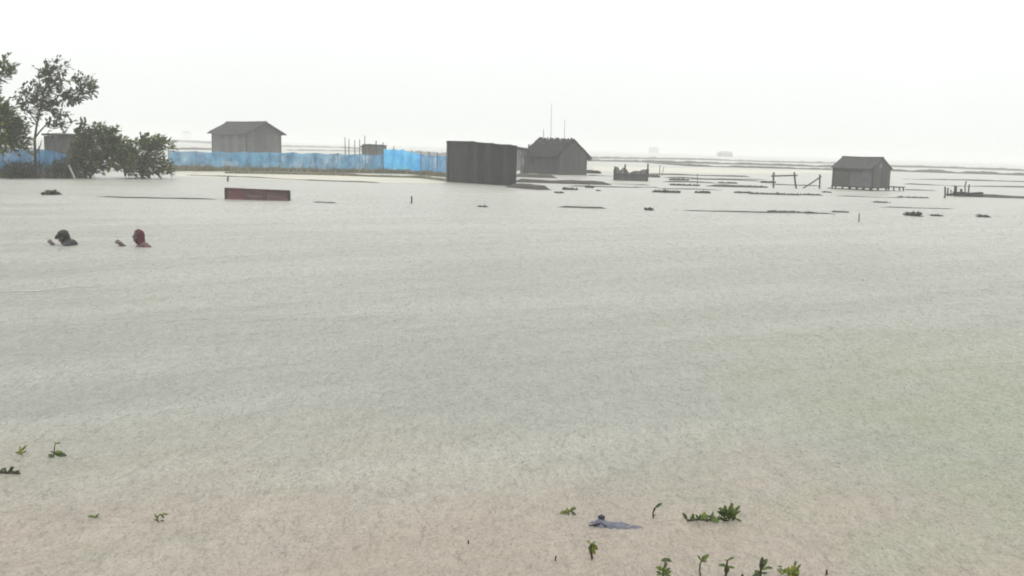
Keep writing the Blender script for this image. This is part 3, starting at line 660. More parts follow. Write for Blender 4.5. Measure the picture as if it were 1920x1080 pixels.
# ------------------------------------------------------------------ net fences
def net_fence(pts, mat, label, npost, lean=.03, seed=0, post_extra=.12):
    """pts: (px, py_bottom, py_top) ; posts and a billowing net panel between each pair of posts"""
    P = [(G(x, yb), A(x, yt, G(x, yb).y).z) for x, yb, yt in pts]
    t = thing('net_fence', label, 'fence', P[0][0], group='blue net fences')
    o0 = P[0][0]; S = [0]
    for i in range(len(P)-1): S.append(S[-1] + (P[i+1][0]-P[i][0]).length)
    def at(s):
        i = 0
        while i < len(P)-2 and S[i+1] < s: i += 1
        k = (s - S[i]) / max(1e-6, S[i+1]-S[i]); return P[i][0].lerp(P[i+1][0], k) - o0, P[i][1] + (P[i+1][1]-P[i][1])*k
    for j in range(npost + 1):
        s = S[-1]*j/npost; p, h = at(s); bm = bmesh.new()
        tube(bm, wobble(p + Vector((0,.06,-.25)), p + Vector((random.uniform(-lean,lean)*3, .06, h + random.uniform(0, post_extra)*2)), 3, .02), .032, 5); obj('post', bm, BAMBOO, t)
        if j == npost: break
        bm = bmesh.new(); n = 12; rows = 7; prev = None
        for i in range(n + 1):
            si = S[-1]*(j + i/n)/npost; p, h = at(si); u = i/n
            hh = h - .10*math.sin(math.pi*u)*(.6 + .8*random.random()*.5) + .03*noise.noise(Vector((si*2, seed, 0)))
            col = []
            for k in range(rows + 1):
                v = k/rows; bil = .10*math.sin(math.pi*u)*math.sin(math.pi*v)*(1+noise.noise(Vector((si, v*2, seed)))) + .05*noise.noise(Vector((si*1.6, v*4, seed+3)))
                col.append(bm.verts.new(p + Vector((0, -bil, .02 + hh*v))))
            if prev:
                for k in range(rows): bm.faces.new((prev[k], col[k], col[k+1], prev[k+1]))
            prev = col
        obj('net', bm, mat, t, smooth=True)
    return t
net_fence([(318, 317, 282), (380, 318, 284), (460, 319.5, 284.5), (560, 321, 286), (640, 322, 288), (718, 324, 290)], NET_DULL, 'long dull grey-blue net fence in front of the big grey house', 9, seed=1, post_extra=.03)
net_fence([(719, 323, 279), (755, 324, 280), (768, 324.5, 284), (789, 325, 288)], NET_BRIGHT, 'short bright sky-blue net fence, tallest part beside the flat-roofed hut', 4, seed=2)
net_fence([(789.5, 325.5, 289), (815, 328, 291), (839, 330, 292)], NET_BLUE, 'deeper blue net fence ending at the left side of the tarred shed', 3, seed=3)
net_fence([(-60, 328, 270), (0, 327, 275), (40, 326.5, 280), (90, 326, 279), (126, 325, 288)], NET_TORN, 'torn blue net fence tangled under the left trees', 6, seed=4, lean=.08)

# ------------------------------------------------------------------ sticks and frames
def pole(name, a, b, r, label, cat='pole', mat=BAMBOO, group=None):
    bm = bmesh.new(); tube(bm, wobble(a, b, 4, r*.4), r, 6); return tag(obj(name, bm, mat), label, cat, group)
b0, b1 = G(1448, 352), G(1493, 353)
t = thing('pole_frame', 'bare pole frame of two posts and a crossbar standing in the water', 'frame', b0); Y0 = b0.y
def rel(px, py, Y, zmin=None):
    p = A(px, py, Y) - b0; return p
for a_, c_, nm in (((1450, 354), (1451, 323), 'post'), ((1494, 354), (1489, 323), 'post'), ((1446, 330), (1495, 329), 'crossbar')):
    bm = bmesh.new(); p, q = rel(*a_, Y0), rel(*c_, Y0 - (.08 if nm == 'crossbar' else 0))
    if nm == 'crossbar': p = rel(*a_, Y0 - .08)
    tube(bm, wobble(p - Vector((0,0,.2 if nm == 'post' else 0)), q, 4, .015), .055 if nm == 'post' else .045, 6); obj(nm, bm, WOOD_DARK, t)
b0 = G(1537, 354); Y0 = b0.y
t = thing('leaning_pole_prop', 'upright post with a long pole leaning against it, left of the stilt hut', 'post', b0)
bm = bmesh.new(); tube(bm, wobble((0,0,-.3), A(1537, 327, Y0) - b0, 4, .015), .05, 6); obj('post', bm, WOOD_DARK, t)
bm = bmesh.new(); tube(bm, wobble(A(1504, 353, Y0-.1) - b0 - Vector((0,0,.05)), A(1540, 331, Y0-.07) - b0, 5, .015), .05, 6); obj('leaning_pole', bm, BAMBOO, t)

STK = [((427, 340), (428, 331), .05, 'short stump post on the bank above the red tank'),
       ((771, 381), (772, 368), .03, 'thin crooked stick alone in open water before the blue net'),
       ((1236, 332), (1238, 309), .03, 'thin stick standing just right of the ruined pen'),
       ((1611, 416), (1611, 400), .018, 'tiny stick with a knob in open water before the stilt hut'),
       ((1240, 330), (1245, 312), .025, 'second thin stick right of the ruined pen, farther right'),
       ((1772, 371), (1772, 350), .05, 'dark post at the left end of the collapsed jetty'),
       ((878, 1019), (878, 1013), .004, 'tiny stub poking out of the near water, left of centre'),
       ((1042, 1051), (1042, 1042), .004, 'small stub poking out of the near water below the plastic bag'),
       ((1549, 1078), (1550, 1068), .005, 'dark stub by the bottom edge, rightmost of the near shoots'),
       ((1396, 1082), (1392, 1077), .006, 'brown tip just breaking the bottom edge between two shoots'),
       ((1308, 348), (1308, 326), .02, 'faint thin stick amid the weeds right of the ruined pen')]
for a_, c_, r_, lab in STK:
    p = G(*a_); q = A(c_[0], c_[1], p.y); p.z = -.05 if r_ < .01 else -.25
    pole('stick', p, q, r_, lab, 'stick', STEM_D if r_ < .01 else BAMBOO)
# collapsed jetty
b0 = G(1790, 368); Y0 = b0.y
t = thing('jetty', 'collapsed wooden jetty of leaning posts and planks at the right edge', 'jetty', b0)
for a_, c_, r_ in (((1777, 371), (1778, 352), .05), ((1782, 371), (1783, 356), .04), ((1790, 371), (1791, 349), .1), ((1804, 370), (1802, 354), .09), ((1808, 370), (1811, 340), .045), ((1816, 370), (1817, 346), .05)):
    bm = bmesh.new(); p, q = A(*a_, Y0) - b0, A(*c_, Y0) - b0; p.z = -.3; tube(bm, wobble(p, q, 4, .03), r_*.8, 6); obj('post', bm, BAMBOO if r_ < .05 else WOOD_DARK, t)
for a_, c_, yo in (((1776, 365), (1842, 362), .1), ((1795, 367), (1843, 367), -.15), ((1788, 361), (1812, 362), .0)):
    bm = bmesh.new(); p, q = A(*a_, Y0 + yo) - b0, A(*c_, Y0 + yo) - b0; dd = (q-p)
    slab(bm, p + Vector((0,-.12,.05)), q + Vector((0,-.12,.05)), q + Vector((0,.12,.06)), p + Vector((0,.12,.06)), (0,0,1), .11); obj('plank', bm, WOOD_DARK, t)

# ------------------------------------------------------------------ trees and bushes
def add_leaf(bm, p, d, n, L, Wf=.55):
    d = d.normalized(); s = d.cross(n)
    if s.length < 1e-3: s = d.orthogonal()
    s.normalize(); n = s.cross(d); w = L * Wf / 2
    c0 = bm.verts.new(p); c1 = bm.verts.new(p + d*L*.5 + n*L*.06); c2 = bm.verts.new(p + d*L - n*L*.06)
    l = bm.verts.new(p + d*L*.42 + s*w + n*L*.10); r_ = bm.verts.new(p + d*L*.42 - s*w + n*L*.10)
    l2 = bm.verts.new(p + d*L*.75 + s*w*.7 + n*L*.05); r2 = bm.verts.new(p + d*L*.75 - s*w*.7 + n*L*.05)
    for f in ((c0, c1, l), (c0, r_, c1), (c1, c2, l2), (c1, l2, l), (c1, r2, c2), (c1, r_, r2)): bm.faces.new(f)
def rv(): 
    while True:
        v = Vector((random.uniform(-1,1), random.uniform(-1,1), random.uniform(-1,1)))
        if .05 < v.length < 1: return v
WIND = Vector((.75, .1, .25)); DENSE = 2.6
def leaves_blob(bm, c, rad, n, L, wind=.8, strays=(1, 1, 1, 1.2)):
    """leaf clumps scattered through a blob; twigs of 4-7 leaves each, streaming with the wind"""
    for k in range(max(1, int(n * DENSE / 5))):
        q = rv() * random.choice(strays); p = c + Vector((q.x*rad[0], q.y*rad[1], q.z*rad[2]))
        td = (q.normalized()*.7 + WIND*wind + rv()*.4).normalized()
        for i in range(random.randint(4, 6)):
            ld = (td + rv()*.75).normalized()
            add_leaf(bm, p + td*(i*L*.35) + rv()*L*.3, ld, (Vector((0,-.2,1)) + rv()*.6), L*random.uniform(.65, 1.2))

def tree(label, name, cat, base_px, blobs, limbs, leaf_mat, L, group, depth=.8, dense=.64):
    """blobs: (px, py, rx_px, ry_px, n); limbs: lists of (px, py, r_px); all at the distance of the base"""
    b0 = G(*base_px); Y0 = b0.y; m_ = PXM(b0)
    t = thing(name, label, cat, b0, group=group)
    for i, lb in enumerate(limbs):
        bm = bmesh.new(); pts = []
        off = 0 if i == 0 else random.uniform(-.4, .4)*depth
        for k, (x, y, r_) in enumerate(lb):
            p = A(x, y, Y0 + off * k / max(1, len(lb)-1)) - b0
            if i == 0 and k == 0: p.z = -.3
            pts.append(p)
        tube(bm, pts, [q[2]*m_ for q in lb], 6); obj('trunk' if i == 0 else 'branch', bm, BARK, t)
    bm = bmesh.new()
    for (x, y, rx, ry, n) in blobs:
        c = A(x, y, Y0 + random.uniform(-.25, .25)*depth) - b0
        leaves_blob(bm, c, (rx*m_, max(rx, ry)*m_*depth, ry*m_), int(n*dense), L, strays=(.85,) if dense < .63 else (1, 1, 1, 1.2))
    obj('crown', bm, leaf_mat, t)
    return t
VG = 'windblown trees and bushes at the left bank'
tree('tall thin sapling with a forked trunk and crown streaming right in the wind', 'sapling_tree', 'tree', (66, 333),
     [(100, 128, 14, 10, 90), (92, 145, 9, 13, 90), (98, 158, 12, 8, 70), (118, 122, 5, 3, 12), (74, 132, 3, 5, 14), (74, 150, 6, 6, 30), (155, 160, 16, 8, 120), (165, 166, 7, 7, 40), (140, 155, 8, 5, 40),
      (128, 188, 14, 6, 100), (145, 178, 12, 6, 90), (112, 180, 10, 8, 60), (60, 176, 14, 8, 60), (38, 168, 6, 6, 22), (45, 182, 8, 7, 40), (84, 178, 14, 14, 120), (70, 196, 14, 10, 80), (88, 196, 12, 9, 70),
      (36, 200, 12, 7, 36), (50, 208, 14, 7, 46), (66, 214, 10, 6, 34), (92, 210, 10, 7, 36), (104, 224, 8, 9, 46), (112, 236, 12, 6, 34), (92, 240, 8, 5, 22), (112, 212, 6, 4, 14), (136, 232, 5, 6, 14), (60, 160, 5, 5, 14), (56, 226, 6, 5, 12), (118, 148, 6, 4, 16), (22, 188, 5, 4, 8)],
     [[(66, 333, 3.2), (66, 290, 2.6), (65, 262, 2.4), (68, 240, 2.0), (74, 210, 1.6), (80, 180, 1.3), (88, 150, 1.0), (98, 125, .6)],
      [(66, 258, 1.6), (76, 245, 1.4), (92, 228, 1.1), (108, 224, .7)],
      [(70, 232, 1.2), (56, 212, 1.0), (42, 190, .8), (38, 170, .5)],
      [(76, 205, 1.2), (100, 194, 1.0), (128, 184, .8), (160, 162, .5)],
      [(80, 180, 1.0), (74, 158, .8), (72, 132, .5)],
      [(67, 290, 1.2), (76, 272, .9), (78, 262, .5)],
      [(84, 236, .9), (100, 242, .7), (124, 236, .5)]], LEAF_D, .22, VG, dense=.62)
tree('large dark tree cut off by the left edge with one sprig above it', 'bank_tree', 'tree', (-20, 334),
     [(8, 123, 8, 7, 60), (12, 134, 6, 6, 40), (2, 145, 4, 6, 30), (-4, 138, 8, 10, 40), (0, 205, 12, 12, 120), (12, 222, 14, 14, 200), (20, 240, 16, 14, 220), (4, 250, 20, 16, 260), (26, 258, 12, 12, 140), (-25, 220, 26, 34, 500), (-50, 180, 34, 40, 500), (-30, 160, 20, 20, 150), (36, 268, 12, 8, 80), (10, 270, 18, 8, 120)],
     [[(-20, 334, 4), (-18, 290, 3.6), (-14, 240, 2.6), (-8, 190, 1.8), (0, 150, 1.0), (8, 125, .6)], [(-18, 280, 2), (0, 256, 1.5), (18, 240, .8)], [(-16, 250, 2), (-36, 210, 1.5), (-50, 175, .8)]], LEAF, .23, VG)
tree('broad rounded bush, the biggest of the left bank, right of the sapling', 'bush', 'bush', (168, 334),
     [(158, 246, 10, 8, 90), (150, 262, 14, 12, 160), (172, 262, 14, 10, 160), (190, 256, 12, 8, 140), (206, 254, 9, 4, 70), (214, 251, 4, 3, 20), (180, 280, 26, 12, 420), (200, 272, 18, 10, 220), (152, 285, 18, 14, 260), (215, 282, 16, 10, 180), (170, 302, 24, 12, 360), (205, 300, 20, 10, 260), (150, 312, 14, 14, 200), (165, 322, 12, 6, 80), (230, 296, 14, 12, 160), (228, 312, 10, 8, 90), (240, 290, 12, 9, 120), (238, 278, 8, 7, 60), (224, 270, 8, 5, 50), (186, 244, 9, 5, 60), (135, 298, 8, 14, 90), (140, 250, 6, 6, 20)],
     [[(160, 334, 3.5), (158, 312, 3), (160, 285, 2), (160, 250, 1)], [(158, 318, 2.2), (180, 296, 1.6), (205, 262, 1)], [(160, 322, 2), (196, 312, 1.5), (226, 300, .8)], [(158, 316, 2), (146, 290, 1.4), (140, 256, .8)]], LEAF, .22, VG)
tree('smaller wind-bent bush with a tuft pointing right, at the end of the left bank', 'bush', 'bush', (262, 334),
     [(283, 266, 9, 5, 80), (296, 269, 10, 5, 100), (313, 274, 8, 4, 60), (272, 266, 8, 5, 60), (266, 280, 10, 12, 130), (282, 290, 12, 14, 220), (258, 300, 20, 12, 300), (240, 306, 14, 10, 170), (270, 314, 16, 10, 200), (300, 310, 12, 6, 120), (312, 318, 7, 4, 40), (262, 324, 10, 5, 80), (232, 318, 8, 6, 50), (290, 322, 10, 4, 50)],
     [[(266, 334, 3), (268, 312, 2.4), (276, 288, 1.8), (288, 264, 1)], [(266, 322, 1.6), (246, 308, 1.2), (232, 300, .7)], [(270, 310, 1.5), (292, 306, 1), (310, 312, .6)], [(276, 288, 1.2), (296, 272, 1), (314, 268, .6)]], LEAF, .22, VG)
# low scrub along the waterline under the trees
for i, (px_, py_, w_, h_, lab) in enumerate(((14, 334, 26, 22, 'low dark scrub at the waterline on the far left'), (52, 334, 22, 20, 'low brownish scrub at the foot of the sapling'), (92, 334, 22, 22, 'low grey-brown scrub under the torn blue net'), (122, 334, 16, 28, 'tangled twiggy scrub just left of the pale stick'))):
    b0 = G(px_, py_); m_ = PXM(b0); t = thing('scrub', lab, 'bush', b0, group='scrub under the left trees')
    bm = bmesh.new()
    for k in range(60):
        a_ = Vector((random.uniform(-w_, w_)*m_, random.uniform(-.4, .5), -.1)); q = a_ + Vector((random.uniform(-.3,.4), random.uniform(-.3,.3), random.uniform(.4, 1.0)*h_*m_*1.8))
        tube(bm, wobble(a_, q, 3, .06), [.018,.014,.01,.006], 4)
    obj('stem', bm, BARK, t)
    bm = bmesh.new()
    for k in range(6): leaves_blob(bm, Vector((random.uniform(-w_, w_)*m_*.9, random.uniform(-.2,.4), random.uniform(.2,.9)*h_*m_)), (w_*m_*.35, .4, h_*m_*.35), 70, .13, .4)
    obj('foliage', bm, SCRUB if i % 2 else LEAF_D, t)
p = G(146, 336); pole('bleached_stick', p + Vector((0,-.3,-.05)), A(129, 309, p.y - .3), .045, 'pale bleached stick leaning at the foot of the broad bush', 'stick', PALESTICK)

# weeds and grass along the net bank
def grass(pts, n, hmin, hmax, w, seed):
    bm = bmesh.new(); P = [G(x, y) for x, y in pts]
    for k in range(n):
        i = random.randrange(len(P)-1); p = P[i].lerp(P[i+1], random.random()) + Vector((0, random.uniform(-w, w), 0))
        if noise.noise(p*.45 + Vector((seed, 0, 0))) < -.25 + random.uniform(-.2,.2): continue
        h = random.uniform(hmin, hmax)*(.7 + .6*(noise.noise(p*.9) + .5)); d = Vector((random.uniform(-.4,.7), random.uniform(-.4,.4), 1)).normalized()
        s = Vector((1, random.uniform(-.6,.6), 0)).normalized()*random.uniform(.012,.03)
        p.z = .02
        a, b_, c = bm.verts.new(p - s), bm.verts.new(p + s), bm.verts.new(p + d*h*.6 + s*.7); e_ = bm.verts.new(p + d*h*.6 - s*.7); f_ = bm.verts.new(p + d*h + WIND*h*.3)
        bm.faces.new((a, b_, c, e_)); bm.faces.new((e_, c, f_))
    return tag(obj('grass', bm, GRASS), kind='stuff')
grass([(300, 320), (400, 321), (520, 322), (650, 324), (760, 326), (845, 333)], 8000, .07, .34, .35, 1)
grass([(322, 321), (400, 321.5), (520, 322.5), (650, 324.5), (720, 325.5)], 600, .25, .6, .5, 12)
grass([(420, 325), (640, 329.5), (790, 334.5), (850, 340)], 1500, .04, .14, .15, 4)
grass([(1110, 297.5), (1330, 300.5), (1570, 307.5)], 1200, .1, .35, 1, 7)
grass([(-20, 333), (60, 334), (150, 334.5)], 2200, .08, .35, .4, 9)

# drifting weed clumps
WEEDS = [((1225, 1270, 361), .11, 'longer weed clump floating in front of the ruined pen'), ((1260, 1306, 348), .10, 'dark weed clump just right of the ruined pen'), ((1304, 1330, 362), .10, 'short weed clump right of the longer one before the ruined pen'),
         ((1378, 1406, 362), .08, 'small weed clump left of the long weed line before the pole frame'), ((1412, 1492, 365), .09, 'long line of weed floating before the pole frame'), ((1503, 1537, 366), .07, 'low weed line between pole frame and stilt hut'),
         ((1372, 1432, 351), .10, 'weed bank at the left foot of the pole frame'), ((1688, 1735, 371), .07, 'weed strip right of the stilt hut before the jetty'), ((1698, 1709, 404), .10, 'left one of two close dark weed tufts in open water at right'), ((1711, 1723, 405), .12, 'right one of two close dark weed tufts in open water at right'),
         ((1834, 1852, 407), .07, 'lone weed tuft in open water near the right edge'), ((1209, 1224, 394), .08, 'small round weed tuft in open water below the ruined pen'), ((80, 110, 365), .13, 'brushy drift clump in the water before the left bushes'),
         ((1056, 1082, 356), .10, 'small weed clump right of the tarred shed bank'), ((896, 914, 388), .05, 'faint scrap of weed in open water below the tarred shed'), ((1440, 1500, 398), .06, 'thin dark weed line in open water before the pole frame'), ((1118, 1126, 358), .06, 'tiny weed scrap below the ruined pen at left'),
         ((1215, 1232, 332), .16, 'dark weed lump touching the right end of the ruined pen'), ((1095, 1120, 325), .22, 'dark weed lump right of the thatched house'),
         ((1258, 1286, 338), .12, 'faint weed smudge farther back, right of the ruined pen'), ((1350, 1378, 344), .10, 'weed strip farther back between the ruined pen and the pole frame'), ((1430, 1450, 343), .12, 'weed tuft just left of the pole frame'),
         ((1543, 1556, 361), .07, 'small weed tuft at the left foot of the stilt hut'), ((1640, 1664, 380), .06, 'thin weed strip in open water below the stilt hut'), ((1746, 1764, 405), .06, 'thin weed scrap between the close pair and the lone tuft at right'),
         ((1098, 1112, 352), .10, 'small weed tuft below the right side of the thatched house'), ((1505, 1530, 400), .05, 'faint weed scrap in open water below the leaning pole'), ((1040, 1056, 362), .07, 'weed scrap in front of the bank beside the tarred shed'), ((1560, 1590, 398), .05, 'faint weed scrap in open water below the left side of the stilt hut')]
for (x0, x1, yb), h_, lab in WEEDS:
    p, q = G(x0, yb), G(x1, yb); c = (p+q)/2; L_ = (q-p).length
    bm = bmesh.new(); n = int(110 + 150*L_); h_ *= 1.3
    for k in range(n):
        s = random.uniform(-.42,.42); env = (.08 + 1.9*abs(noise.noise(Vector((s*max(L_, 1.2)*2.2, x0*.1, 3))))) * (1 - (2*abs(s))**4)
        env = max(env, .16)
        pp = Vector((s*L_, random.gauss(0, .12), random.uniform(-.02, h_*.36*env))); 
        add_leaf(bm, pp, rv() + Vector((.1,0,.35)), Vector((0,-.3,1)) + rv()*.6, random.uniform(.5,1.1)*h_*1.1, .5)
    # matted body at the water line
    tube(bm, [Vector((s*L_, 0, -.01 + .02*noise.noise(Vector((s*L_*2, x0, 0))))) for s in np.linspace(-.45,.45,9)], [.01]+[.025 + .04*abs(noise.noise(Vector((i*1.3, x0*.3, 1)))) for i in range(7)]+[.01], 6)
    tag(obj('weed_clump', bm, WEED, loc=c), lab, 'weeds', 'weed drifting on the flood')

# pale line of foam on the left
bm = bmesh.new(); prev = None
for k in range(60):
    s = k/59; x_ = -60 + 250*s; y_ = 553 - 17*s + 1.5*math.sin(s*14); p = G(x_, y_); w = .03*(1 + noise.noise(Vector((s*16, 0, 0))))*(1 - s**4)
    row = [bm.verts.new(p + Vector((0, -w, .004))), bm.verts.new(p + Vector((0, 0, .006 + .006*random.random()))), bm.verts.new(p + Vector((0, w, .004)))]
    if prev and noise.noise(Vector((s*22, 4, 0))) > -.3:
        for j in range(2): bm.faces.new((prev[j], prev[j+1], row[j+1], row[j]))
    prev = row
tag(obj('foam', bm, worn('foam', (.36,.36,.34), (.5,.5,.48), 20, .6)), kind='stuff')

# ------------------------------------------------------------------ people in the water
def ball(bm, c, r, seg=14, rings=10, rot=None):
    c = Vector(c); vs = []; top = bot = None
    for j in range(1, rings):
        a = math.pi*j/rings
        vs.append([Vector((math.sin(a)*math.cos(2*math.pi*k/seg)*r[0], math.sin(a)*math.sin(2*math.pi*k/seg)*r[1], math.cos(a)*r[2])) for k in range(seg)])
    tp, bt = Vector((0,0,r[2])), Vector((0,0,-r[2]))
    f = (lambda v: c + (rot @ v if rot else v))
    V = [[bm.verts.new(f(v)) for v in row] for row in vs]; T, B = bm.verts.new(f(tp)), bm.verts.new(f(bt))
    for j in range(len(V)-1):
        for k in range(seg): bm.faces.new((V[j][k], V[j+1][k], V[j+1][(k+1)%seg], V[j][(k+1)%seg]))
    for k in range(seg): bm.faces.new((T, V[0][k], V[0][(k+1)%seg])); bm.faces.new((B, V[-1][(k+1)%seg], V[-1][k]))
def fuse(o, size):
    """merge the overlapping body volumes into one continuous skin"""
    md = o.modifiers.new('fuse', 'REMESH'); md.mode = 'VOXEL'; md.voxel_size = size; md.use_smooth_shade = True
    ms = o.modifiers.new('soften', 'SMOOTH'); ms.iterations = 3; ms.factor = .5
def head_into(bm, c, rot):
    """head facing local +X, skull, jaw, nose, brow, lips, ears, neck"""
    h = lambda v: Vector(c) + rot @ Vector(v)
    ball(bm, h((-.012,0,.035)), (.098,.076,.088), rot=rot); ball(bm, h((.022,0,-.035)), (.070,.060,.085), rot=rot)
    ball(bm, h((.060,0,-.098)), (.030,.034,.024), rot=rot)
    tube(bm, [h((.085,0,.012)), h((.103,0,-.022)), h((.108,0,-.038))], [.010,.014,.016], 8)
    for s in (-1, 1):
        ball(bm, h((.070, s*.030, .012)), (.022,.024,.012), 10, 6, rot)
        ball(bm, h((.062, s*.034, -.038)), (.028,.026,.028), 10, 6, rot)
        ball(bm, h((-.008, s*.077, -.012)), (.024,.012,.034), 10, 6, rot)
    ball(bm, h((.084,0,-.066)), (.016,.024,.008), 10, 6, rot); ball(bm, h((.080,0,-.078)), (.016,.021,.008), 10, 6, rot)
def eyes(parent, c, rot):
    for s in (-1, 1):
        bm = bmesh.new(); ball(bm, Vector(c) + rot @ Vector((.077, s*.031, -.008)), (.011,.014,.009), 8, 6, rot); obj('eye', bm, EYE, parent, smooth=True)
def hand_into(bm, wrist, d, up, side=1, k=1.0):
    """forearm end, palm, four unequal bent fingers and a thumb from the palm's side"""
    d = d.normalized(); s = d.cross(up).normalized()*side; up = s.cross(d).normalized()*side
    P = lambda a, b_, c_: wrist + d*a*k + s*b_*k + up*c_*k
    tube(bm, [P(-.01,0,0), P(.03,0,.002), P(.06,0,.003), P(.092,0,.0)], [.026*k,.034*k,.038*k,.030*k], 10)
    for i, (b_, ln) in enumerate(((-.030,.066),(-.010,.078),(.011,.072),(.030,.056))):
        tube(bm, [P(.07,b_*.9,0), P(.095,b_,.004), P(.095+ln*.45,b_*1.12,-.006), P(.095+ln*.75,b_*1.18,-.022), P(.095+ln*.9,b_*1.2,-.040)], [.010*k,.0098*k,.009*k,.0082*k,.006*k], 8)
    tube(bm, [P(.018,-.026,-.004), P(.044,-.052,-.014), P(.066,-.064,-.024), P(.086,-.066,-.032)], [.014*k,.012*k,.010*k,.007*k], 8)

# person with maroon cloth over the head
W0 = G(264, 462); m_ = PXM(W0)
t = thing('person', 'person neck-deep in the flood with dark red cloth over the head and shoulders', 'person', W0, group='people wading in the flood')
rot = Matrix.Rotation(math.radians(212), 3, 'Z')     # faces left in the picture
hc = Vector(((260-264)*m_, 0, .205)); Rz = rot
bm = bmesh.new(); head_into(bm, hc, rot)
tube(bm, [hc + Vector((.02,0,-.06)), (.02,.0,.06), (.03,.0,-.02)], [.056,.060,.075], 12)
# shoulders, chest and hips under the water
tube(bm, [(.03,0,.035), (.03,0,-.06), (.035,0,-.25), (.04,0,-.5), (.04,0,-.62)], [.075,.125,.15,.13,.13], 12)
for s in (-1, 1):
    sh = Vector((.03 + .03*s, s*.17, -.015)) if False else Vector((.035 + .14*(s > 0) - .10*(s < 0), .08*(-s), -.01 if s > 0 else -.045))
    tube(bm, [(.03,0,0), sh*.6, sh], [.09,.075,.062], 10)
    if s > 0: tube(bm, [sh, sh + Vector((.04,.03,-.26)), sh + Vector((-.1,-.16,-.40))], [.06,.045,.036], 10)
    else:
        el = sh + Vector((-.09,-.03,-.12)); wr = Vector(((224-264)*m_ + .09, -.05, .02)); tube(bm, [sh, el, wr], [.056,.044,.030], 10); hand_into(bm, wr, Vector((-.72,.0,.45)), Vector((0,-.9,.4)), k=1.1)
body = obj('body', bm, SKIN, t); fuse(body, .006)
eyes(t, hc, rot)
bm = bmesh.new()    # cloth: hood with an open face, falling to the shoulders
prev = None
for j in range(9):
    a = j/8; z = .135 - .30*a; row = []
    rx = .112*math.sqrt(max(0, 1-(1-min(1, a*2.1))**2))+.004 if a < .5 else .112 + .01*(a-.5)
    ry = rx*.84
    for k in range(19):
        ang = math.radians(66 + 228*k/18) if a > .24 else math.radians(20 + 320*k/18)
        cr = 1 + .05*noise.noise(Vector((ang*2, a*4, 1)))
        row.append(bm.verts.new(hc + rot @ Vector((math.cos(ang)*rx*cr - .006, math.sin(ang)*ry*cr, z))))
    if prev:
        for k in range(18): bm.faces.new((prev[k], prev[k+1], row[k+1], row[k]))
    else: bm.faces.new(row)
    prev = row
o_ = obj('head_cloth', bm, MAROON, t, smooth=True); sd_ = o_.modifiers.new('thick', 'SOLIDIFY'); sd_.thickness = .007
bm = bmesh.new()
tube(bm, [(.03,0,.055), (.032,0,.02), (.035,0,-.06), (.035,0,-.2)], [.078,.125,.145,.16], 14)
tube(bm, [(.03,0,.0), (.10,-.05,.005), (.178,-.08,-.025), (.20,-.075,-.14)], [.095,.085,.072,.062], 12)
tube(bm, [(.03,0,-.01), (-.04,.05,-.025), (-.075,.08,-.06), (-.10,.07,-.12)], [.09,.078,.066,.058], 12)
o_ = obj('shirt', bm, MAROON2, t); fuse(o_, .01)

# person with dark cap, leaning forward
W0 = G(124, 459); m_ = PXM(W0)
t = thing('person', 'dark-haired person up to the neck in the flood, leaning left under a dark peaked cap', 'person', W0, group='people wading in the flood')
rot = Matrix.Rotation(math.radians(185), 3, 'Z') @ Matrix.Rotation(math.radians(22), 3, 'Y')
hc = Vector((-.045, 0, .145))
bm = bmesh.new(); head_into(bm, hc, rot)
tube(bm, [hc + Vector((.03,0,-.05)), (.03,0,.04), (.07,0,-.03)], [.056,.062,.08], 12)
tube(bm, [(.06,0,.03), (.07,0,-.06), (.09,0,-.25), (.10,0,-.5), (.10,0,-.62)], [.08,.125,.15,.13,.13], 12)
for s in (-1, 1):
    sh = Vector((.08, s*.165, -.02)); tube(bm, [(.06,0,0), sh*.6, sh], [.09,.075,.062], 10)
    if s > 0: tube(bm, [sh, sh + Vector((.0,.08,-.26)), sh + Vector((-.2,-.0,-.36))], [.058,.045,.034], 10)
    else:
        wr = Vector(((106-124)*m_, -.10, .0)); tube(bm, [sh, sh + Vector((-.10,-.05,-.20)), wr], [.056,.045,.030], 10); hand_into(bm, wr, Vector((-.6,.0,.5)), Vector((0,-.9,.4)), k=.95)
body = obj('body', bm, SKIN, t); fuse(body, .006)
eyes(t, hc, rot)
bm = bmesh.new()     # wet hair hanging over ears and nape
ball(bm, hc + rot @ Vector((-.034,0,.018)), (.092,.088,.098), rot=rot); ball(bm, hc + rot @ Vector((-.060,0,-.060)), (.058,.074,.075), rot=rot)
for s in (-1,1): ball(bm, hc + rot @ Vector((-.012, s*.066, -.035)), (.04,.022,.065), rot=rot)
o_ = obj('hair', bm, HAIR, t); fuse(o_, .007)
bm = bmesh.new()     # cap and peak
ball(bm, hc + rot @ Vector((-.012,0,.062)), (.112,.094,.082), rot=rot)
tube(bm, [hc + rot @ Vector((.06,0,.055)), hc + rot @ Vector((.11,0,.048)), hc + rot @ Vector((.155,0,.030))], [.05,.042,.02], 10)
o_ = obj('cap', bm, CAPC, t); fuse(o_, .007)
bm = bmesh.new()     # dark shirt over back and shoulders
tube(bm, [(.05,0,.09), (.065,0,.04), (.075,0,-.04), (.085,0,-.2)], [.09,.125,.14,.16], 14)
for s in (-1, 1): tube(bm, [(.065,0,.02), (.085, s*.10, .015), (.09, s*.17, -.02), (.09, s*.19, -.13)], [.10,.085,.072,.06], 12)
o_ = obj('shirt', bm, CAPC, t); fuse(o_, .01)

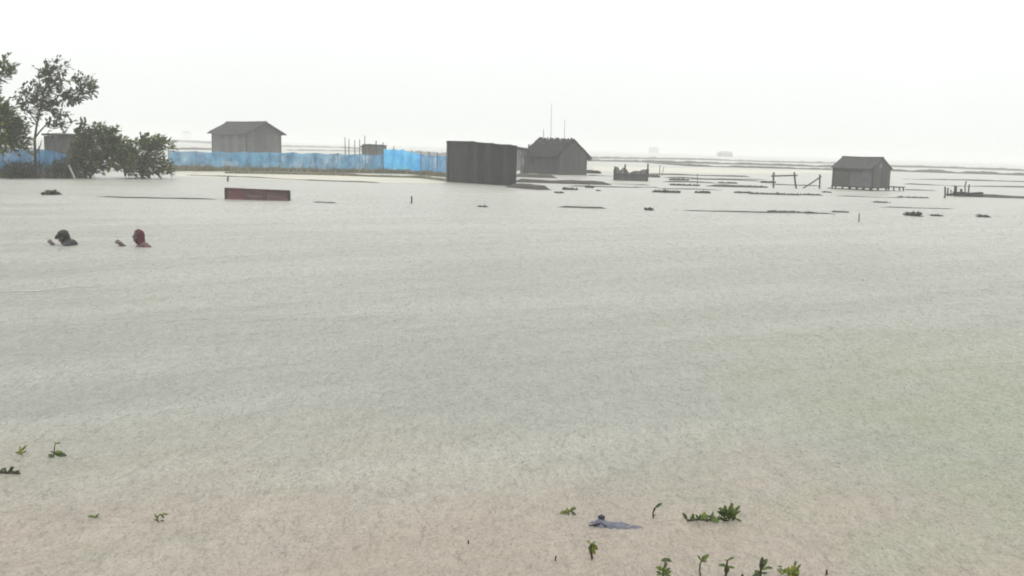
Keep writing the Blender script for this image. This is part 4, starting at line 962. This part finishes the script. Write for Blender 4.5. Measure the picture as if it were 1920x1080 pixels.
# ------------------------------------------------------------------ near water: seedlings, twigs, plastic bag
def leaf_mesh(name, W_, droop, mat):
    bm = bmesh.new(); n = 7; prev = None
    for i in range(n + 1):
        s = i/n; w = W_*.5*math.sin(math.pi*min(1, s*.94+.03))**.75 if 0 < i < n else .012
        z = -droop*s*s; row = [bm.verts.new((s, -w, z + w*.28)), bm.verts.new((s, 0, z)), bm.verts.new((s, w, z + w*.28))]
        if prev:
            for j in range(2): bm.faces.new((prev[j], prev[j+1], row[j+1], row[j]))
        prev = row
    me = bpy.data.meshes.new(name); bm.to_mesh(me); bm.free(); me.materials.append(mat)
    for p in me.polygons: p.use_smooth = True
    return me
LM = {'y': [leaf_mesh('leaf', .34, .12, LEAF_Y), leaf_mesh('leaf', .40, .25, LEAF_Y)], 'g': [leaf_mesh('leaf', .34, .10, LEAF_G), leaf_mesh('leaf', .42, .22, LEAF_G)], 'd': [leaf_mesh('leaf', .36, .08, LEAF_S), leaf_mesh('leaf', .42, .2, LEAF_S)]}
def seedling(base, label, stem, leaves, r=2.0, mat=STEM, name='seedling', cat='seedling', group='mangrove shoots poking out of the near water', twigs=()):
    """pixel-sized recipe turned into real size at the plant's distance: stem points and leaves
    (dx, dy above base, angle deg, length px, colour, depth angle deg)"""
    b0 = G(*base); m_ = PXM(b0); t = thing(name, label, cat, b0, group=group)
    bm = bmesh.new(); pts = [(x*m_, 0, y*m_) for x, y in stem]
    pts = [(pts[0][0], 0, -.12)] + pts if stem[0][1] <= 0 else pts
    tube(bm, pts, [r*m_*(1.15 - .6*i/len(pts)) for i in range(len(pts))], 6); obj('stem', bm, mat, t, smooth=True)
    for tw in twigs:
        bm = bmesh.new(); tube(bm, [(x*m_, 0, y*m_) for x, y in tw], [r*m_*.7]*(len(tw)-1)+[r*m_*.4], 5); obj('twig', bm, mat, t)
    for dx, dy, ang, ln, c, psi in leaves:
        a, ps = math.radians(ang), math.radians(psi)
        d = Vector((math.cos(a)*math.cos(ps), math.sin(ps), math.sin(a)*math.cos(ps)))
        up = Vector((random.uniform(-.3,.3), -.75, .65)); s = up.cross(d).normalized(); n = d.cross(s)
        o_ = bpy.data.objects.new('leaf', random.choice(LM[c])); link(o_, t)
        mt = Matrix((d, s, n)).transposed().to_4x4(); mt.translation = Vector((dx*m_, random.uniform(-.004,.004), dy*m_))
        o_.matrix_local = mt @ Matrix.Diagonal((ln*m_,)*3 + (1,))
    return t
def bushy(n, x0, x1, y0, y1, ln, cols, amin=10, amax=170):
    return [(random.uniform(x0,x1), random.uniform(y0,y1), random.uniform(amin,amax), ln*random.uniform(.75,1.2), random.choice(cols), random.uniform(-50,50)) for _ in range(n)]
seedling((41, 853), 'yellow-green leafy shoot at the left edge, left of the thinner one', [(0,0),(0,6),(2,12)],
    [(0,2,150,12,'y',-20),(0,3,30,10,'y',10),(1,6,110,12,'y',0),(2,9,60,12,'g',10),(0,1,80,14,'y',-30),(-2,2,120,10,'g',20),(2,5,20,7,'g',-40)], 1.3)
seedling((100, 857), 'thin dark shoot with a curled tip at the left edge', [(0,0),(2,10),(3,20),(6,28)],
    [(6,26,20,9,'g',0),(3,10,10,16,'y',-10),(2,6,-8,22,'g',15),(1,3,170,12,'d',0),(3,9,160,8,'d',-20),(0,2,200,14,'g',-15),(5,27,150,6,'y',10),(2,4,60,9,'d',0)], 1.3)
seedling((178, 971), 'tiny dark twig with one leaf lying on the water at lower left', [(0,0),(2,4)], [(1,2,175,15,'d',0),(2,3,40,7,'d',10),(0,2,5,8,'g',-10)], 1.4)
seedling((298, 979), 'small sprig with hooked leaves standing at lower left', [(0,0),(-3,6),(-1,12),(4,16)],
    [(4,15,5,14,'y',0),(4,15,-50,10,'d',10),(0,2,150,10,'y',-10),(-3,7,120,10,'g',0),(2,3,10,10,'g',-20)], 1.5)
seedling((1066, 965), 'light green sprig with spread leaves left of the plastic bag', [(0,0),(0,5),(1,9)],
    [(0,4,165,14,'y',-10),(-6,5,200,12,'y',10),(0,3,175,16,'g',20),(0,6,120,10,'y',0),(2,5,50,14,'g',0),(4,9,20,11,'d',10),(2,8,-30,14,'g',-10),(0,7,140,9,'y',-30),(6,6,-55,10,'d',0)], 1.5)
seedling((1225, 971), 'thin bare shoot with one raised leaf right of the plastic bag', [(0,0),(-1,8),(0,16),(4,22)], [(3,20,42,15,'d',0),(0,12,75,10,'d',-10),(0,4,20,7,'d',20)], 1.6, STEM_D)
seedling((1338, 979), 'leafy green branch lying on the water, the widest plant of the near shallows', [(-50,2),(-30,4),(-8,4),(10,6),(28,10),(36,22)],
    [(-50,3,120,16,'d',0),(-44,3,60,14,'d',10),(-38,4,95,12,'g',0),(-32,3,150,13,'d',0),(-28,4,70,11,'g',10)] + bushy(14,-30,4,1,7,14,'gd') + bushy(34,14,44,2,22,15,'ggdd',20,160) + [(26,22,62,18,'g',0),(34,24,100,15,'d',10),(38,16,40,14,'g',-10),(40,8,-20,14,'d',0),(20,12,60,18,'d',-10)],
    1.8, STEM_D, twigs=([(-12,3),(-12,-14)], [(10,6),(24,26)], [(28,10),(44,8)]))
seedling((1110, 1048), 'shoot with drooping yellow-green leaves on a bare dark stem below the plastic bag', [(0,0),(-1,10),(-2,20),(-3,30)],
    [(-3,30,-40,20,'y',0),(-3,31,-75,20,'g',10),(-3,30,150,10,'g',0),(-2,24,-60,16,'y',-20),(-3,28,-100,16,'d',15),(-4,29,-85,22,'y',-10),(-2,30,30,9,'d',0)], 2.3, STEM_D)
seedling((1243, 1082), 'rosette shoot with a flat dark top leaf at the bottom edge, leftmost of the row', [(0,0),(0,12),(2,24),(4,33)],
    [(-6,33,4,20,'d',10),(4,33,-10,12,'d',0),(4,32,170,10,'g',-10),(0,12,150,16,'g',0),(0,10,35,16,'d',0),(0,14,60,16,'g',10),(0,8,190,14,'g',-20),(0,6,-10,16,'d',-10),(0,9,90,14,'d',-40),(2,6,20,17,'g',20),(0,12,120,13,'y',0),(0,5,160,15,'d',20)], 2.0)
seedling((1314, 1084), 'tall bare thin-stemmed shoot with small top leaves at the bottom edge', [(0,0),(-3,14),(-3,26),(-1,36)],
    [(-1,34,46,19,'g',0),(-1,33,5,11,'d',10),(-2,35,120,12,'y',0),(0,35,80,9,'y',-20)], 1.8)
seedling((1360, 1084), 'cross-shaped shoot with level leaves on a thick dark stem at the bottom edge', [(0,0),(1,10),(1,24),(2,36)],
    [(1,24,172,15,'d',0),(1,22,-3,16,'g',0),(2,36,22,14,'g',10),(1,24,155,10,'g',20),(2,34,150,8,'y',-10),(1,8,100,14,'d',0),(2,8,75,14,'d',0)], 2.6, STEM_D)
seedling((1425, 1084), 'dark shoot with broad upright leaves at the bottom edge, right of the cross-shaped one', [(0,0),(0,10),(1,18),(3,28)],
    [(1,14,84,26,'d',0),(2,20,64,20,'d',0),(0,10,205,18,'d',0),(0,12,175,14,'d',-20),(4,16,28,16,'d',10),(0,10,5,14,'d',0),(12,20,8,11,'d',-10),(0,9,150,13,'g',20)], 2.6, STEM_D)
seedling((1484, 1084), 'bushy yellow-green shoot at the bottom edge, the fullest of the row', [(0,0),(2,10),(4,20)],
    bushy(30,-18,16,0,16,13,'yyyg',15,165) + [(-18,22,175,9,'d',0),(4,20,80,14,'y',0),(8,18,50,13,'y',10)], 2.0)
# dark drifting twig at the left edge
b0 = G(12, 888); m_ = PXM(b0)
seedling((12, 888), 'dark drifting branch with curled leaves at the left edge', [(-40,2),(-10,3),(8,2),(26,1)],
    [(6,2,60,14,'d',0),(0,2,120,10,'d',0),(12,2,20,13,'d',10),(18,1,160,16,'d',-10),(-14,3,30,16,'d',0),(-20,3,150,14,'g',0),(20,2,40,8,'d',0)], 2.6, STEM_D, name='drifting_branch', cat='branch', group=None, twigs=([(4,2),(10,14)],[(14,2),(24,6)]))

# plastic bag floating half under
b0 = G(1150, 985); m_ = PXM(b0)
t = thing('plastic_bag', 'crumpled lavender-grey plastic bag floating with a dark knot on top', 'bag', b0)
bm = bmesh.new(); nx, ny = 44, 22; V = []
for i in range(nx + 1):
    u = i/nx; x_ = (-52 + 108*u)*m_; row = []
    width = .055*math.sin(math.pi*min(1, u*.93+.05))**.6 + .012
    hgt = .62*(.045*math.exp(-((u-.27)/.11)**2) + .018*math.exp(-((u-.55)/.25)**2))
    cy = -.045*u + .02
    for j in range(ny + 1):
        v = j/ny*2 - 1; p = Vector((x_, 0, 0)); y_ = cy + v*width
        z_ = -.016 + (hgt + .016)*(1 - v*v)**.7
        z_ += .010*noise.noise(Vector((u*9 + v*1.5, v*3, 2))) + .006*noise.noise(Vector((u*22, v*7 + u*6, 5)))
        if u < .22: z_ -= .014*math.exp(-((v+.35)/.2)**2)      # open mouth at the left end
        if j in (0, ny) or i in (0, nx): z_ = -.02
        row.append(bm.verts.new((x_, y_, z_)))
    V.append(row)
for i in range(nx):
    for j in range(ny): bm.faces.new((V[i][j], V[i+1][j], V[i+1][j+1], V[i][j+1]))
obj('bag', bm, PLASTIC, t, smooth=True)
bm = bmesh.new(); kx = (1128-1150)*m_
ball(bm, (kx, .03, .036), (.023,.018,.011), 12, 8); tube(bm, [(kx-.02,.028,.033), (kx,.03,.043), (kx+.016,.03,.034)], [.007,.010,.006], 8); tube(bm, [(kx,.03,.0),(kx,.03,.034)], [.022,.018], 8)
o_ = obj('knot', bm, NAVY, t); fuse(o_, .003)
bm = bmesh.new(); tube(bm, [((1103-1150)*m_, -.02, .004), ((1114-1150)*m_, -.028, .010), ((1126-1150)*m_, -.022, .020), ((1136-1150)*m_, -.045, .008)], [.003,.006,.006,.003], 6); obj('mouth_fold', bm, NAVY, t)
